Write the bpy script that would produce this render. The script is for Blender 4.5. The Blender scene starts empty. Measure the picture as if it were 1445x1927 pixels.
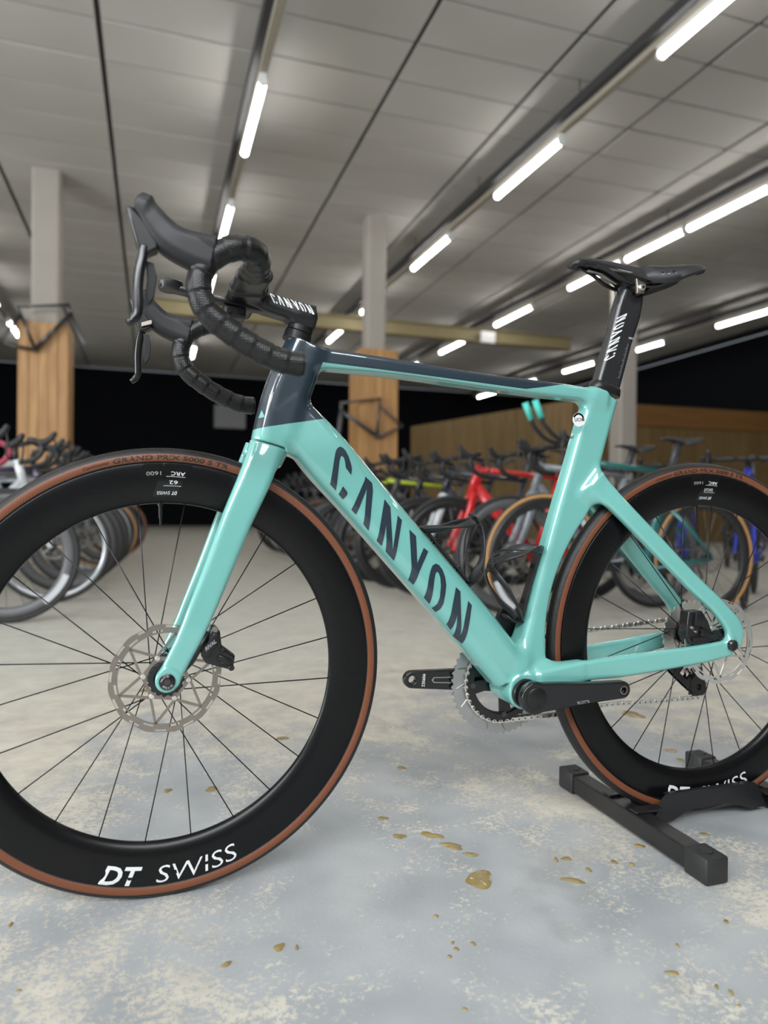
import bpy, bmesh, math, random
import numpy as np
from mathutils import Vector, Matrix, noise

# ---------------------------------------------------------------- camera, light, exposure
SC = bpy.context.scene
COL = SC.collection
SC.view_settings.view_transform = 'Standard'
SC.view_settings.look = 'None'
SC.view_settings.gamma = 1.0
SC.view_settings.use_curve_mapping = False
SC.view_settings.exposure = -0.42

CAM_POS = Vector((-0.01963, -1.12192, 0.58843))
YAW, PITCH, ROLL, FPX = 0.31602, -0.00383, 0.00921, 1331.4
cam_data = bpy.data.cameras.new('camera')
cam = bpy.data.objects.new('camera', cam_data)
COL.objects.link(cam)
_fw = Vector((math.sin(YAW) * math.cos(PITCH), math.cos(YAW) * math.cos(PITCH), math.sin(PITCH)))
_r = Vector((math.cos(YAW), -math.sin(YAW), 0))
_u = _r.cross(_fw)
_r2 = _r * math.cos(ROLL) + _u * math.sin(ROLL)
_u2 = -_r * math.sin(ROLL) + _u * math.cos(ROLL)
cam.matrix_world = Matrix(((_r2.x, _u2.x, -_fw.x, CAM_POS.x), (_r2.y, _u2.y, -_fw.y, CAM_POS.y),
                           (_r2.z, _u2.z, -_fw.z, CAM_POS.z), (0, 0, 0, 1)))
cam_data.sensor_fit = 'VERTICAL'
cam_data.sensor_height = 36.0
cam_data.lens = FPX / 1927.0 * 36.0
cam_data.clip_start = 0.05
cam_data.clip_end = 100
cam_data.dof.use_dof = True
cam_data.dof.focus_distance = 1.19
cam_data.dof.aperture_fstop = cam_data.lens / 9.0      # 9 mm entrance pupil
SC.camera = cam

world = bpy.data.worlds.new('world')
SC.world = world
world.use_nodes = True
world.node_tree.nodes['Background'].inputs[0].default_value = (0.80, 0.90, 1.0, 1)
world.node_tree.nodes['Background'].inputs[1].default_value = 0.55

def area_light(name, loc, target, sx, sy, power, color):
    d = bpy.data.lights.new(name, 'AREA')
    d.shape = 'RECTANGLE'
    d.size, d.size_y, d.energy, d.color = sx, sy, power, color
    o = bpy.data.objects.new(name, d)
    COL.objects.link(o)
    o.location = loc
    o.rotation_euler = (Vector(target) - Vector(loc)).to_track_quat('-Z', 'Y').to_euler()
    return o

# daylight through the high window band of the front wall and the side window band
area_light('front_window_daylight', (-2.2, -4.35, 3.85), (-1.4, 0, 1.0), 8.0, 1.5, 700, (0.92, 0.965, 1.0))
area_light('side_window_daylight', (-8.85, 0.0, 1.75), (0, 0.0, 1.2), 6.4, 2.7, 950, (0.94, 0.975, 1.0))
cy = SC.cycles
cy.max_bounces, cy.diffuse_bounces, cy.glossy_bounces, cy.transmission_bounces = 5, 3, 3, 1
cy.caustics_reflective = False
cy.caustics_refractive = False
cy.use_adaptive_sampling = True
cy.adaptive_threshold = 0.08

# ---------------------------------------------------------------- helpers
class E:
    """tiny expression builder for shader math"""
    nt = None
    def __init__(s, v): s.v = v
    @staticmethod
    def m(op, *a):
        n = E.nt.nodes.new('ShaderNodeMath'); n.operation = op
        for i, x in enumerate(a):
            x = x.v if isinstance(x, E) else x
            if isinstance(x, (int, float)): n.inputs[i].default_value = x
            else: E.nt.links.new(x, n.inputs[i])
        return E(n.outputs[0])
    def __add__(s, o): return E.m('ADD', s, o)
    def __radd__(s, o): return E.m('ADD', o, s)
    def __sub__(s, o): return E.m('SUBTRACT', s, o)
    def __rsub__(s, o): return E.m('SUBTRACT', o, s)
    def __mul__(s, o): return E.m('MULTIPLY', s, o)
    def __rmul__(s, o): return E.m('MULTIPLY', o, s)
    def gt(s, o): return E.m('GREATER_THAN', s, o)
    def lt(s, o): return E.m('LESS_THAN', s, o)
    def max(s, o): return E.m('MAXIMUM', s, o)
    def min(s, o): return E.m('MINIMUM', s, o)

def new_mat(name):
    m = bpy.data.materials.new(name); m.use_nodes = True
    nt = m.node_tree
    return m, nt, nt.nodes['Principled BSDF']

def col4(c): return (c[0], c[1], c[2], 1)

def mat(name, c, rough=0.5, metal=0.0, coat=0.0, var=0.06, scale=30, bump=0.0, bscale=200, spec=0.5, rvar=0.05):
    """plain procedural material: colour broken up by noise, roughness varied, optional fine relief"""
    m, nt, b = new_mat(name)
    tc = nt.nodes.new('ShaderNodeTexCoord')
    nz = nt.nodes.new('ShaderNodeTexNoise'); nz.inputs['Scale'].default_value = scale; nz.inputs['Detail'].default_value = 1
    nt.links.new(tc.outputs['Object'], nz.inputs['Vector'])
    mx = nt.nodes.new('ShaderNodeMix'); mx.data_type = 'RGBA'
    mx.inputs[6].default_value = col4([x * (1 - var) for x in c]); mx.inputs[7].default_value = col4([min(1, x * (1 + var)) for x in c])
    nt.links.new(nz.outputs['Fac'], mx.inputs[0]); nt.links.new(mx.outputs[2], b.inputs['Base Color'])
    mr = nt.nodes.new('ShaderNodeMapRange'); mr.inputs[3].default_value = max(0.02, rough - rvar); mr.inputs[4].default_value = min(1, rough + rvar)
    nt.links.new(nz.outputs['Fac'], mr.inputs[0]); nt.links.new(mr.outputs[0], b.inputs['Roughness'])
    b.inputs['Metallic'].default_value = metal
    b.inputs['Coat Weight'].default_value = coat
    b.inputs['Coat Roughness'].default_value = 0.04
    b.inputs['Specular IOR Level'].default_value = spec
    if bump:
        n2 = nt.nodes.new('ShaderNodeTexNoise'); n2.inputs['Scale'].default_value = bscale; n2.inputs['Detail'].default_value = 1
        nt.links.new(tc.outputs['Object'], n2.inputs['Vector'])
        bp = nt.nodes.new('ShaderNodeBump'); bp.inputs['Strength'].default_value = bump; bp.inputs['Distance'].default_value = 0.002
        nt.links.new(n2.outputs['Fac'], bp.inputs['Height']); nt.links.new(bp.outputs[0], b.inputs['Normal'])
    return m

def emis(name, c, s):
    m, nt, b = new_mat(name)
    b.inputs['Base Color'].default_value = (0.9, 0.9, 0.9, 1)
    b.inputs['Emission Color'].default_value = col4(c); b.inputs['Emission Strength'].default_value = s
    return m

def tag(o, label=None, cat=None, group=None, kind=None):
    if label: o['label'] = label
    if cat: o['category'] = cat
    if group: o['group'] = group
    if kind: o['kind'] = kind
    return o

def link(name, me, mats, parent=None, smooth=None, mw=None):
    o = bpy.data.objects.new(name, me); COL.objects.link(o)
    if not isinstance(mats, (list, tuple)): mats = [mats]
    if len(me.materials) == 0:
        for m in mats: me.materials.append(m)
    if smooth is True: me.shade_smooth()
    elif smooth: smooth_by_angle(me, smooth)
    if parent: o.parent = parent
    if mw is not None: o.matrix_local = mw
    return o

def smooth_by_angle(me, deg):
    me.shade_smooth()
    bm = bmesh.new(); bm.from_mesh(me)
    lim = math.radians(deg)
    for e in bm.edges:
        e.smooth = len(e.link_faces) == 2 and e.calc_face_angle(0) < lim
    bm.to_mesh(me); bm.free()

def empty(name, loc=(0, 0, 0), rz=0, parent=None):
    o = bpy.data.objects.new(name, None); COL.objects.link(o)
    o.location = loc; o.rotation_euler = (0, 0, rz); o.empty_display_size = 0.1
    if parent: o.parent = parent
    return o

def copy_tree(o, parent=None):
    c = o.copy(); COL.objects.link(c)
    if parent: c.parent = parent
    for ch in [x for x in o.children]: copy_tree(ch, c)
    return c

class MB:
    """mesh collector"""
    def __init__(s): s.v = []; s.f = []; s.mi = []
    def add(s, vs, fs, mi=0):
        n = len(s.v); s.v += [tuple(x) for x in vs]; s.f += [tuple(i + n for i in f) for f in fs]; s.mi += [mi] * len(fs); return s
    def box(s, c, d, R=None, mi=0):
        vs = []
        for sx in (-1, 1):
            for sy in (-1, 1):
                for sz in (-1, 1):
                    p = Vector((sx * d[0] / 2, sy * d[1] / 2, sz * d[2] / 2))
                    if R is not None: p = R @ p
                    vs.append(p + Vector(c))
        return s.add(vs, [(0, 1, 3, 2), (4, 6, 7, 5), (0, 4, 5, 1), (2, 3, 7, 6), (0, 2, 6, 4), (1, 5, 7, 3)], mi)
    def lathe(s, prof, n=48, c=(0, 0, 0), close=False, mi=None, axis='y', mif=None):
        k = len(prof); vs = []
        for i in range(n):
            a = 2 * math.pi * i / n
            for r, y in prof:
                if axis == 'y': p = (r * math.cos(a) + c[0], y + c[1], r * math.sin(a) + c[2])
                else: p = (r * math.cos(a) + c[0], r * math.sin(a) + c[1], y + c[2])
                vs.append(p)
        fs = []; ms = []
        for i in range(n):
            j = (i + 1) % n
            for q in range(k if close else k - 1):
                q2 = (q + 1) % k
                f = (i * k + q, i * k + q2, j * k + q2, j * k + q)
                fs.append(f if axis == 'y' else f[::-1])
                ms.append(mif(q) if mif else (mi or 0))
        n0 = len(s.v); s.v += vs; s.f += [tuple(a + n0 for a in f) for f in fs]; s.mi += ms
        return s
    def loft(s, rings, mi=0, cap=True):
        n0 = len(s.v); k = len(rings[0])
        for r in rings: s.v += [tuple(p) for p in r]
        for i in range(len(rings) - 1):
            for q in range(k):
                q2 = (q + 1) % k
                s.f.append((n0 + i * k + q, n0 + i * k + q2, n0 + (i + 1) * k + q2, n0 + (i + 1) * k + q)); s.mi.append(mi)
        if cap:
            s.f.append(tuple(n0 + q for q in reversed(range(k)))); s.mi.append(mi)
            m = n0 + (len(rings) - 1) * k
            s.f.append(tuple(m + q for q in range(k))); s.mi.append(mi)
        return s
    def tube(s, path, r, n=10, mi=0, side=(0, 1, 0), r2=None, e=2.0, cap=True):
        """sweep: r = half width along side vector, r2 = half height across (defaults to r); both may be lists; e = superellipse exponent"""
        P = [Vector(p) for p in path]; m = len(P); S = Vector(side); rings = []
        for i in range(m):
            t = (P[min(i + 1, m - 1)] - P[max(i - 1, 0)]).normalized()
            a = (S - t * S.dot(t)); a = a.normalized() if a.length > 1e-6 else t.orthogonal().normalized()
            b = t.cross(a)
            ra = r[i] if isinstance(r, (list, tuple)) else r
            rb = ra if r2 is None else (r2[i] if isinstance(r2, (list, tuple)) else r2)
            ring = []
            for q in range(n):
                w = 2 * math.pi * q / n; cw, sw = math.cos(w), math.sin(w)
                x = math.copysign(abs(cw) ** (2 / e), cw) * ra; y = math.copysign(abs(sw) ** (2 / e), sw) * rb
                ring.append(P[i] + a * x + b * y)
            rings.append(ring)
        return s.loft(rings, mi, cap)
    def mesh(s, name):
        me = bpy.data.meshes.new(name); me.from_pydata(s.v, [], s.f)
        for p, i in zip(me.polygons, s.mi): p.material_index = i
        me.update()
        return me
    def build(s, name, mats, parent=None, smooth=None, mw=None, bevel=0, seg=2):
        me = s.mesh(name)
        if bevel:
            bm = bmesh.new(); bm.from_mesh(me)
            bmesh.ops.remove_doubles(bm, verts=bm.verts, dist=1e-6)
            ed = [e for e in bm.edges if len(e.link_faces) == 2 and e.calc_face_angle(0) > 0.5]
            bmesh.ops.bevel(bm, geom=ed, offset=bevel, segments=seg, profile=0.5, affect='EDGES', clamp_overlap=True)
            bm.to_mesh(me); bm.free()
        me2 = me
        bm = bmesh.new(); bm.from_mesh(me2); bmesh.ops.recalc_face_normals(bm, faces=bm.faces); bm.to_mesh(me2); bm.free()
        return link(name, me2, mats, parent, smooth, mw)

def catmull(pts, n=8):
    P = [Vector(p) for p in pts]; out = []
    for i in range(len(P) - 1):
        p0 = P[max(i - 1, 0)]; p1 = P[i]; p2 = P[i + 1]; p3 = P[min(i + 2, len(P) - 1)]
        for k in range(n):
            t = k / n
            out.append(0.5 * ((2 * p1) + (p2 - p0) * t + (2 * p0 - 5 * p1 + 4 * p2 - p3) * t * t + (3 * p1 - p0 - 3 * p2 + p3) * t ** 3))
    out.append(P[-1]); return out

def eval_mesh(o, name):
    dg = bpy.context.evaluated_depsgraph_get()
    me = bpy.data.meshes.new_from_object(o.evaluated_get(dg)); me.name = name
    d = o.data; bpy.data.objects.remove(o)
    if isinstance(d, bpy.types.Curve): bpy.data.curves.remove(d)
    me.materials.clear()
    return me

def plate_mesh(name, loops, thick, bevel=0.0, bres=1):
    """flat plate from 2-D outlines (later loops are holes) lying in x-z, thickness along y, centred"""
    cu = bpy.data.curves.new(name, 'CURVE'); cu.dimensions = '2D'; cu.fill_mode = 'BOTH'
    cu.extrude = max(1e-5, thick / 2 - bevel); cu.bevel_depth = bevel; cu.bevel_resolution = bres
    if bevel: cu.offset = -bevel
    for lp in loops:
        sp = cu.splines.new('POLY'); sp.points.add(len(lp) - 1); sp.use_cyclic_u = True
        for p, q in zip(sp.points, lp): p.co = (q[0], q[1], 0, 1)
    o = bpy.data.objects.new(name, cu); COL.objects.link(o)
    me = eval_mesh(o, name)
    me.transform(Matrix(((1, 0, 0, 0), (0, 0, -1, 0), (0, 1, 0, 0), (0, 0, 0, 1))))
    return me

def text_geo(s, size, shear=0.0, bold=0.0, spacing=1.0):
    cu = bpy.data.curves.new('text', 'FONT'); cu.body = s; cu.size = size; cu.shear = shear; cu.offset = bold * size; cu.space_character = spacing
    cu.resolution_u = 3
    o = bpy.data.objects.new('text', cu); COL.objects.link(o)
    me = eval_mesh(o, 'text')
    v = [tuple(x.co) for x in me.vertices]; f = [tuple(p.vertices) for p in me.polygons]
    bpy.data.meshes.remove(me)
    if v:
        x0 = min(a[0] for a in v); v = [(a[0] - x0, a[1]) for a in v]
    return v, f, (max(a[0] for a in v) if v else 0)

def circ(cx, cz, r, n=24, a0=0): return [(cx + r * math.cos(a0 + 2 * math.pi * i / n), cz + r * math.sin(a0 + 2 * math.pi * i / n)) for i in range(n)]

# ---------------------------------------------------------------- smooth solid modelling (distance field -> mesh)
class Field:
    def __init__(s, lo, hi, h):
        s.lo = np.array(lo, np.float32); s.h = h
        s.n = np.ceil((np.array(hi) - np.array(lo)) / h).astype(int) + 1
        s.D = np.full(s.n, 1.0, np.float32)
        s.ax = [s.lo[i] + h * np.arange(s.n[i], dtype=np.float32) for i in range(3)]
    def sub(s, lo, hi):
        sl = []
        for i in range(3):
            a = int(max(0, math.floor((lo[i] - s.lo[i]) / s.h))); b = int(min(s.n[i], math.ceil((hi[i] - s.lo[i]) / s.h) + 1))
            sl.append(slice(a, max(a, b)))
        sl = tuple(sl)
        return sl, s.ax[0][sl[0]][:, None, None], s.ax[1][sl[1]][None, :, None], s.ax[2][sl[2]][None, None, :]
    @staticmethod
    def smin(a, b, k):
        if k <= 0: return np.minimum(a, b)
        t = np.clip(0.5 + 0.5 * (b - a) / k, 0, 1)
        return b * (1 - t) + a * t - k * t * (1 - t)
    def tube(s, st, k=0.01, cap=True, kin=0.0, sub=4):
        """stations (x, y, z, a, b, r): a = half size in the side plane across the path, b = half size along y, r = corner radius"""
        if sub > 1 and len(st) > 2:
            S = np.array(st, float); out = []
            for i in range(len(S) - 1):
                p0, p1, p2, p3 = S[max(i - 1, 0)], S[i], S[i + 1], S[min(i + 2, len(S) - 1)]
                l0, l1, l2 = [max(1e-6, np.linalg.norm((q - p)[:3])) for p, q in ((p0, p1), (p1, p2), (p2, p3))]
                m1 = ((p1 - p0) / l0 * l1 + (p2 - p1) / l1 * l0) / (l0 + l1) if i > 0 else (p2 - p1) / l1
                m2 = ((p2 - p1) / l1 * l2 + (p3 - p2) / l2 * l1) / (l1 + l2) if i < len(S) - 2 else (p2 - p1) / l1
                for k_ in range(sub):
                    t = k_ / sub
                    out.append((2 * t ** 3 - 3 * t * t + 1) * p1 + (t ** 3 - 2 * t * t + t) * l1 * m1 + (-2 * t ** 3 + 3 * t * t) * p2 + (t ** 3 - t * t) * l1 * m2)
            out.append(S[-1]); st = out
        st = [np.array(q, np.float32) for q in st]; m = 0.03
        mx = max(max(q[3], q[4]) for q in st) + m
        lo = np.min([q[:3] for q in st], 0) - mx; hi = np.max([q[:3] for q in st], 0) + mx
        sl, X, Y, Z = s.sub(lo, hi)
        acc = np.full((X.shape[0], Y.shape[1], Z.shape[2]), 1.0, np.float32)
        XX, YY, ZZ = X, Y, Z
        # normals shared at the joints keep the surface free of kinks
        tg = [st[min(i + 1, len(st) - 1)][:3] - st[max(i - 1, 0)][:3] for i in range(len(st))]
        for i in range(len(st) - 1):
            A, B = st[i], st[i + 1]; ab = (B - A)[:3]; L = float(np.linalg.norm(ab))
            mg = max(A[3], A[4], B[3], B[4]) + m; ss = []
            for d_, arr in enumerate((XX.ravel(), YY.ravel(), ZZ.ravel())):
                ss.append(slice(int(np.searchsorted(arr, min(A[d_], B[d_]) - mg)), int(np.searchsorted(arr, max(A[d_], B[d_]) + mg))))
            ss = tuple(ss); X = XX[ss[0]]; Y = YY[:, ss[1]]; Z = ZZ[:, :, ss[2]]
            t0 = ((X - A[0]) * ab[0] + (Y - A[1]) * ab[1] + (Z - A[2]) * ab[2]) / (L * L)
            t = np.clip(t0, 0, 1)
            axz = np.array([ab[0], ab[2]]); lx = float(np.linalg.norm(axz))
            ga, gb = np.array([-tg[i][2], tg[i][0]]), np.array([-tg[i + 1][2], tg[i + 1][0]])
            ga = ga / (np.linalg.norm(ga) + 1e-9); gb = gb / (np.linalg.norm(gb) + 1e-9)
            nx = ga[0] + t * (gb[0] - ga[0]); nz = ga[1] + t * (gb[1] - ga[1])
            dx = X - (A[0] + t * ab[0]); dy = Y - (A[1] + t * ab[1]); dz = Z - (A[2] + t * ab[2])
            e1 = np.abs(dx * nx + dz * nz); 
            a = A[3] + t * (B[3] - A[3]); b = A[4] + t * (B[4] - A[4]); r = A[5] + t * (B[5] - A[5])
            q1 = e1 - (a - r); q2 = np.abs(dy) - (b - r)
            d = np.hypot(np.maximum(q1, 0), np.maximum(q2, 0)) + np.minimum(np.maximum(q1, q2), 0) - r
            e3 = np.abs(t0 - t) * L
            if i > 0: e3 = np.where(t0 < 0, np.maximum(0, -((X - A[0]) * tg[i][0] + (Y - A[1]) * tg[i][1] + (Z - A[2]) * tg[i][2]) / np.linalg.norm(tg[i])), e3)
            if i < len(st) - 2: e3 = np.where(t0 > 1, np.maximum(0, ((X - B[0]) * tg[i + 1][0] + (Y - B[1]) * tg[i + 1][1] + (Z - B[2]) * tg[i + 1][2]) / np.linalg.norm(tg[i + 1])), e3)
            d = np.where(e3 > 0, np.where(d > 0, np.hypot(np.maximum(d, 0), e3), np.maximum(d, e3)), d)
            acc[ss] = s.smin(acc[ss], d.astype(np.float32), kin)
        s.D[sl] = s.smin(s.D[sl], acc.astype(np.float32), k)
    def cyl_y(s, cx, cz, r, y0, y1, k=0.01, cut=False, kc=0.006):
        m = 0.03
        sl, X, Y, Z = s.sub((cx - r - m, y0 - m, cz - r - m), (cx + r + m, y1 + m, cz + r + m))
        d = np.hypot(X - cx, Z - cz) - r
        d = np.maximum(d, np.maximum(y0 - Y, Y - y1)) + 0 * X
        if cut: s.D[sl] = -s.smin(-s.D[sl], d.astype(np.float32), kc)
        else: s.D[sl] = s.smin(s.D[sl], d.astype(np.float32), k)
    def half(s, p, n, kc=0.002, xmax=9.0):
        """keep the side the normal n does not point to"""
        k = int(np.searchsorted(s.ax[0], xmax))
        X, Y, Z = s.ax[0][:k, None, None], s.ax[1][None, :, None], s.ax[2][None, None, :]
        d = (X - p[0]) * n[0] + (Y - p[1]) * n[1] + (Z - p[2]) * n[2]
        s.D[:k] = -s.smin(-s.D[:k], -d.astype(np.float32), kc)
    def mesh(s, name):
        D = s.D; ins = D < 0
        c = np.zeros(tuple(np.array(D.shape) - 1), np.int8)
        for i in (0, 1):
            for j in (0, 1):
                for k in (0, 1):
                    c += ins[i:D.shape[0] - 1 + i, j:D.shape[1] - 1 + j, k:D.shape[2] - 1 + k]
        act = np.argwhere((c > 0) & (c < 8))
        idx = np.full(c.shape, -1, np.int32); idx[tuple(act.T)] = np.arange(len(act))
        off = [(i, j, k) for i in (0, 1) for j in (0, 1) for k in (0, 1)]
        val = {o: D[act[:, 0] + o[0], act[:, 1] + o[1], act[:, 2] + o[2]] for o in off}
        acc = np.zeros((len(act), 3), np.float32); cnt = np.zeros(len(act), np.float32)
        for o in off:
            for d in range(3):
                if o[d] == 0:
                    o2 = list(o); o2[d] = 1; o2 = tuple(o2)
                    a, b = val[o], val[o2]; x = (a < 0) != (b < 0)
                    t = np.where(x, a / np.where(x, a - b, 1), 0)
                    p = np.zeros((len(act), 3), np.float32) + np.array(o, np.float32); p[:, d] += t
                    acc[x] += p[x]; cnt[x] += 1
        P = act + acc / cnt[:, None]
        def samp(A, P):
            i = np.clip(np.floor(P).astype(int), 0, np.array(A.shape) - 2); f = P - i; out = 0
            for o in off:
                w = 1
                for d in range(3): w = w * (f[:, d] if o[d] else 1 - f[:, d])
                out = out + w * A[i[:, 0] + o[0], i[:, 1] + o[1], i[:, 2] + o[2]]
            return out
        G = [np.gradient(D, axis=d) for d in range(3)]
        for it in range(2):
            g = np.stack([samp(q, P) for q in G], -1); g2 = (g * g).sum(1) + 1e-9
            P = P - np.clip(samp(D, P) / g2, -0.5 / 1, 0.5)[:, None] * g
        g = np.stack([samp(q, P) for q in G], -1); g /= np.linalg.norm(g, axis=1)[:, None] + 1e-9
        del G
        V = P * s.h + s.lo
        F = []
        for d in range(3):
            sh = [slice(None)] * 3; sh2 = [slice(None)] * 3
            sh[d] = slice(0, D.shape[d] - 1); sh2[d] = slice(1, D.shape[d])
            a = ins[tuple(sh)]; b = ins[tuple(sh2)]
            for flip in (False, True):
                e = np.argwhere((a & ~b) if not flip else (~a & b))
                d1, d2 = [(1, 2), (2, 0), (0, 1)][d]
                q = []
                for (u, w) in ((-1, -1), (0, -1), (0, 0), (-1, 0)):
                    x = e.copy(); x[:, d1] += u; x[:, d2] += w
                    q.append(idx[np.clip(x[:, 0], 0, c.shape[0] - 1), np.clip(x[:, 1], 0, c.shape[1] - 1), np.clip(x[:, 2], 0, c.shape[2] - 1)])
                q = np.stack(q, -1); q = q[(q >= 0).all(1)]
                F.append(q if not flip else q[:, ::-1])
        F = np.concatenate(F)
        me = bpy.data.meshes.new(name)
        me.vertices.add(len(V)); me.vertices.foreach_set('co', V.astype(np.float32).ravel())
        me.loops.add(F.size); me.loops.foreach_set('vertex_index', F.astype(np.int32).ravel())
        me.polygons.add(len(F)); me.polygons.foreach_set('loop_start', np.arange(0, F.size, 4, dtype=np.int32))
        me.update(calc_edges=True); me.validate()
        me.shade_smooth()
        me.normals_split_custom_set_from_vertices([tuple(x) for x in g.astype(float)])
        return me
# ---------------------------------------------------------------- the hall
H_CEIL = 4.9
X0, X1, Y0, Y1 = -9.0, 13.95, -4.5, 22.6

def floor_material():
    m, nt, b = new_mat('worn painted concrete')
    N, L = nt.nodes, nt.links
    tc = N.new('ShaderNodeTexCoord')
    def nz(scale, det, rough=0.6, dist=0.0, vec=None):
        n = N.new('ShaderNodeTexNoise'); n.inputs['Scale'].default_value = scale; n.inputs['Detail'].default_value = det
        n.inputs['Roughness'].default_value = rough; n.inputs['Distortion'].default_value = dist
        L.new(vec or tc.outputs['Object'], n.inputs['Vector']); return n.outputs['Fac']
    def ramp(fac, stops):
        r = N.new('ShaderNodeValToRGB'); L.new(fac, r.inputs[0]); el = r.color_ramp.elements
        while len(el) < len(stops): el.new(0.5)
        for e, (p, c) in zip(el, stops): e.position = p; e.color = col4(c)
        return r.outputs[0]
    def mix(f, a, c2):
        n = N.new('ShaderNodeMix'); n.data_type = 'RGBA'
        L.new(f, n.inputs[0])
        for i, v in ((6, a), (7, c2)):
            if isinstance(v, tuple): n.inputs[i].default_value = col4(v)
            else: L.new(v, n.inputs[i])
        return n.outputs[2]
    E.nt = nt
    sep = N.new('ShaderNodeSeparateXYZ'); L.new(tc.outputs['Object'], sep.inputs[0])
    y = E(sep.outputs[1])
    map1 = N.new('ShaderNodeMapping'); map1.inputs['Scale'].default_value = (1.0, 0.55, 1); map1.inputs['Rotation'].default_value = (0, 0, 0.5)
    L.new(tc.outputs['Object'], map1.inputs[0])
    big = E(nz(1.7, 2, 0.55, 0.4, map1.outputs[0]))
    mid = E(nz(9.0, 4, 0.72, 0.0))
    fine = E(nz(110.0, 3, 0.8, 0.0))
    paint = ramp(nz(5.0, 2), [(0.32, (0.31, 0.33, 0.345)), (0.52, (0.385, 0.40, 0.415)), (0.70, (0.45, 0.46, 0.465))])
    bare = ramp(mid.v, [(0.3, (0.44, 0.405, 0.345)), (0.6, (0.60, 0.56, 0.48)), (0.8, (0.68, 0.65, 0.58))])
    ymask = E.m('SMOOTHSTEP', y, 0.2, 2.2) if False else E.m('MULTIPLY', E.m('MAXIMUM', E.m('MINIMUM', (y - 0.45) * 0.9, 1.0), 0.0), 0.16)
    wear = big * 0.42 + mid * 0.34 + fine * 0.42 + ymask
    mr = N.new('ShaderNodeMapRange'); mr.inputs[1].default_value = 0.592; mr.inputs[2].default_value = 0.632; mr.clamp = True
    L.new(wear.v, mr.inputs[0])
    base = mix(mr.outputs[0], paint, bare)
    # far part of the floor: one even warm grey coat
    far = E.m('MINIMUM', E.m('MAXIMUM', (y + big * 1.2 - 1.7) * 1.2, 0.0), 0.85)
    warm = ramp(mid.v, [(0.3, (0.46, 0.445, 0.39)), (0.7, (0.58, 0.565, 0.505))])
    base = mix(far.v, base, warm)
    # dark grime, scuffs and fine scratches
    scr = N.new('ShaderNodeMapping'); scr.inputs['Scale'].default_value = (2, 70, 1); scr.inputs['Rotation'].default_value = (0, 0, -0.45)
    L.new(tc.outputs['Object'], scr.inputs[0])
    s1 = E(nz(6.0, 1, 0.5, 0.0, scr.outputs[0])); s2 = big
    scuff = (s1 - 0.66) * 9.0 * ((s2 - 0.45) * 6.0).max(0.0).min(1.0)
    base = mix(scuff.max(0.0).min(0.35).v, base, (0.16, 0.16, 0.16))
    blot = ((E(nz(2.3, 4, 0.7)) - 0.60) * 5.0).max(0.0).min(0.4)
    base = mix(blot.v, base, (0.24, 0.245, 0.24))
    L.new(base, b.inputs['Base Color'])
    rr = mid * 0.25 + 0.36
    L.new(rr.v, b.inputs['Roughness'])
    bp = N.new('ShaderNodeBump'); bp.inputs['Strength'].default_value = 0.35; bp.inputs['Distance'].default_value = 0.002
    L.new((mid + fine * 0.5).v, bp.inputs['Height']); L.new(bp.outputs[0], b.inputs['Normal'])
    return m

def wood_mat(name, c1, c2, axis_scale=(14, 14, 1.1), rough=0.5):
    m, nt, b = new_mat(name); N, L = nt.nodes, nt.links
    tc = N.new('ShaderNodeTexCoord'); mp = N.new('ShaderNodeMapping'); mp.inputs['Scale'].default_value = axis_scale
    oi = N.new('ShaderNodeObjectInfo'); L.new(tc.outputs['Object'], mp.inputs[0])
    cmb = N.new('ShaderNodeCombineXYZ'); E.nt = nt
    sh = E(oi.outputs['Random']) * 37.0
    for i in range(3): L.new(sh.v, cmb.inputs[i])
    L.new(cmb.outputs[0], mp.inputs['Location'])
    n1 = N.new('ShaderNodeTexNoise'); n1.inputs['Scale'].default_value = 1.0; n1.inputs['Detail'].default_value = 2; n1.inputs['Distortion'].default_value = 1.2
    L.new(mp.outputs[0], n1.inputs['Vector'])
    r = N.new('ShaderNodeValToRGB'); L.new(n1.outputs['Fac'], r.inputs[0])
    r.color_ramp.elements[0].position = 0.3; r.color_ramp.elements[0].color = col4(c1)
    r.color_ramp.elements[1].position = 0.7; r.color_ramp.elements[1].color = col4(c2)
    L.new(r.outputs[0], b.inputs['Base Color']); b.inputs['Roughness'].default_value = rough
    bp = N.new('ShaderNodeBump'); bp.inputs['Strength'].default_value = 0.15; bp.inputs['Distance'].default_value = 0.003
    L.new(n1.outputs['Fac'], bp.inputs['Height']); L.new(bp.outputs[0], b.inputs['Normal'])
    return m

M_FLOOR = floor_material()
M_PANEL = mat('mineral ceiling board', (0.52, 0.505, 0.475), 0.8, var=0.10, scale=1.1, bump=0.1, bscale=60)
M_GRID = mat('dark ceiling grid', (0.06, 0.06, 0.058), 0.4, metal=0.3, var=0.1)
M_BLACKWALL = mat('navy black wall paint', (0.0025, 0.0032, 0.0055), 0.8, var=0.3, scale=2, spec=0.15)
M_WHITEWALL = mat('off white wall paint', (0.55, 0.53, 0.49), 0.7, var=0.05, scale=2)
M_DARKFRONT = mat('grey front wall paint', (0.22, 0.22, 0.215), 0.7, var=0.05, scale=2)
M_PILLAR = mat('grey beige pillar paint', (0.40, 0.365, 0.325), 0.75, var=0.06, scale=3, bump=0.1, bscale=40)
M_PLANK = wood_mat('honey wood plank', (0.40, 0.205, 0.075), (0.56, 0.315, 0.125))
M_PARTW = wood_mat('dull brown board', (0.165, 0.105, 0.04), (0.235, 0.155, 0.065), (9, 9, 0.8))
M_PARTO = wood_mat('orange brown rail board', (0.20, 0.095, 0.03), (0.27, 0.135, 0.045), (0.8, 9, 9))
M_RAIL = mat('dark trunking', (0.05, 0.05, 0.052), 0.5, metal=0.2)
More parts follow.
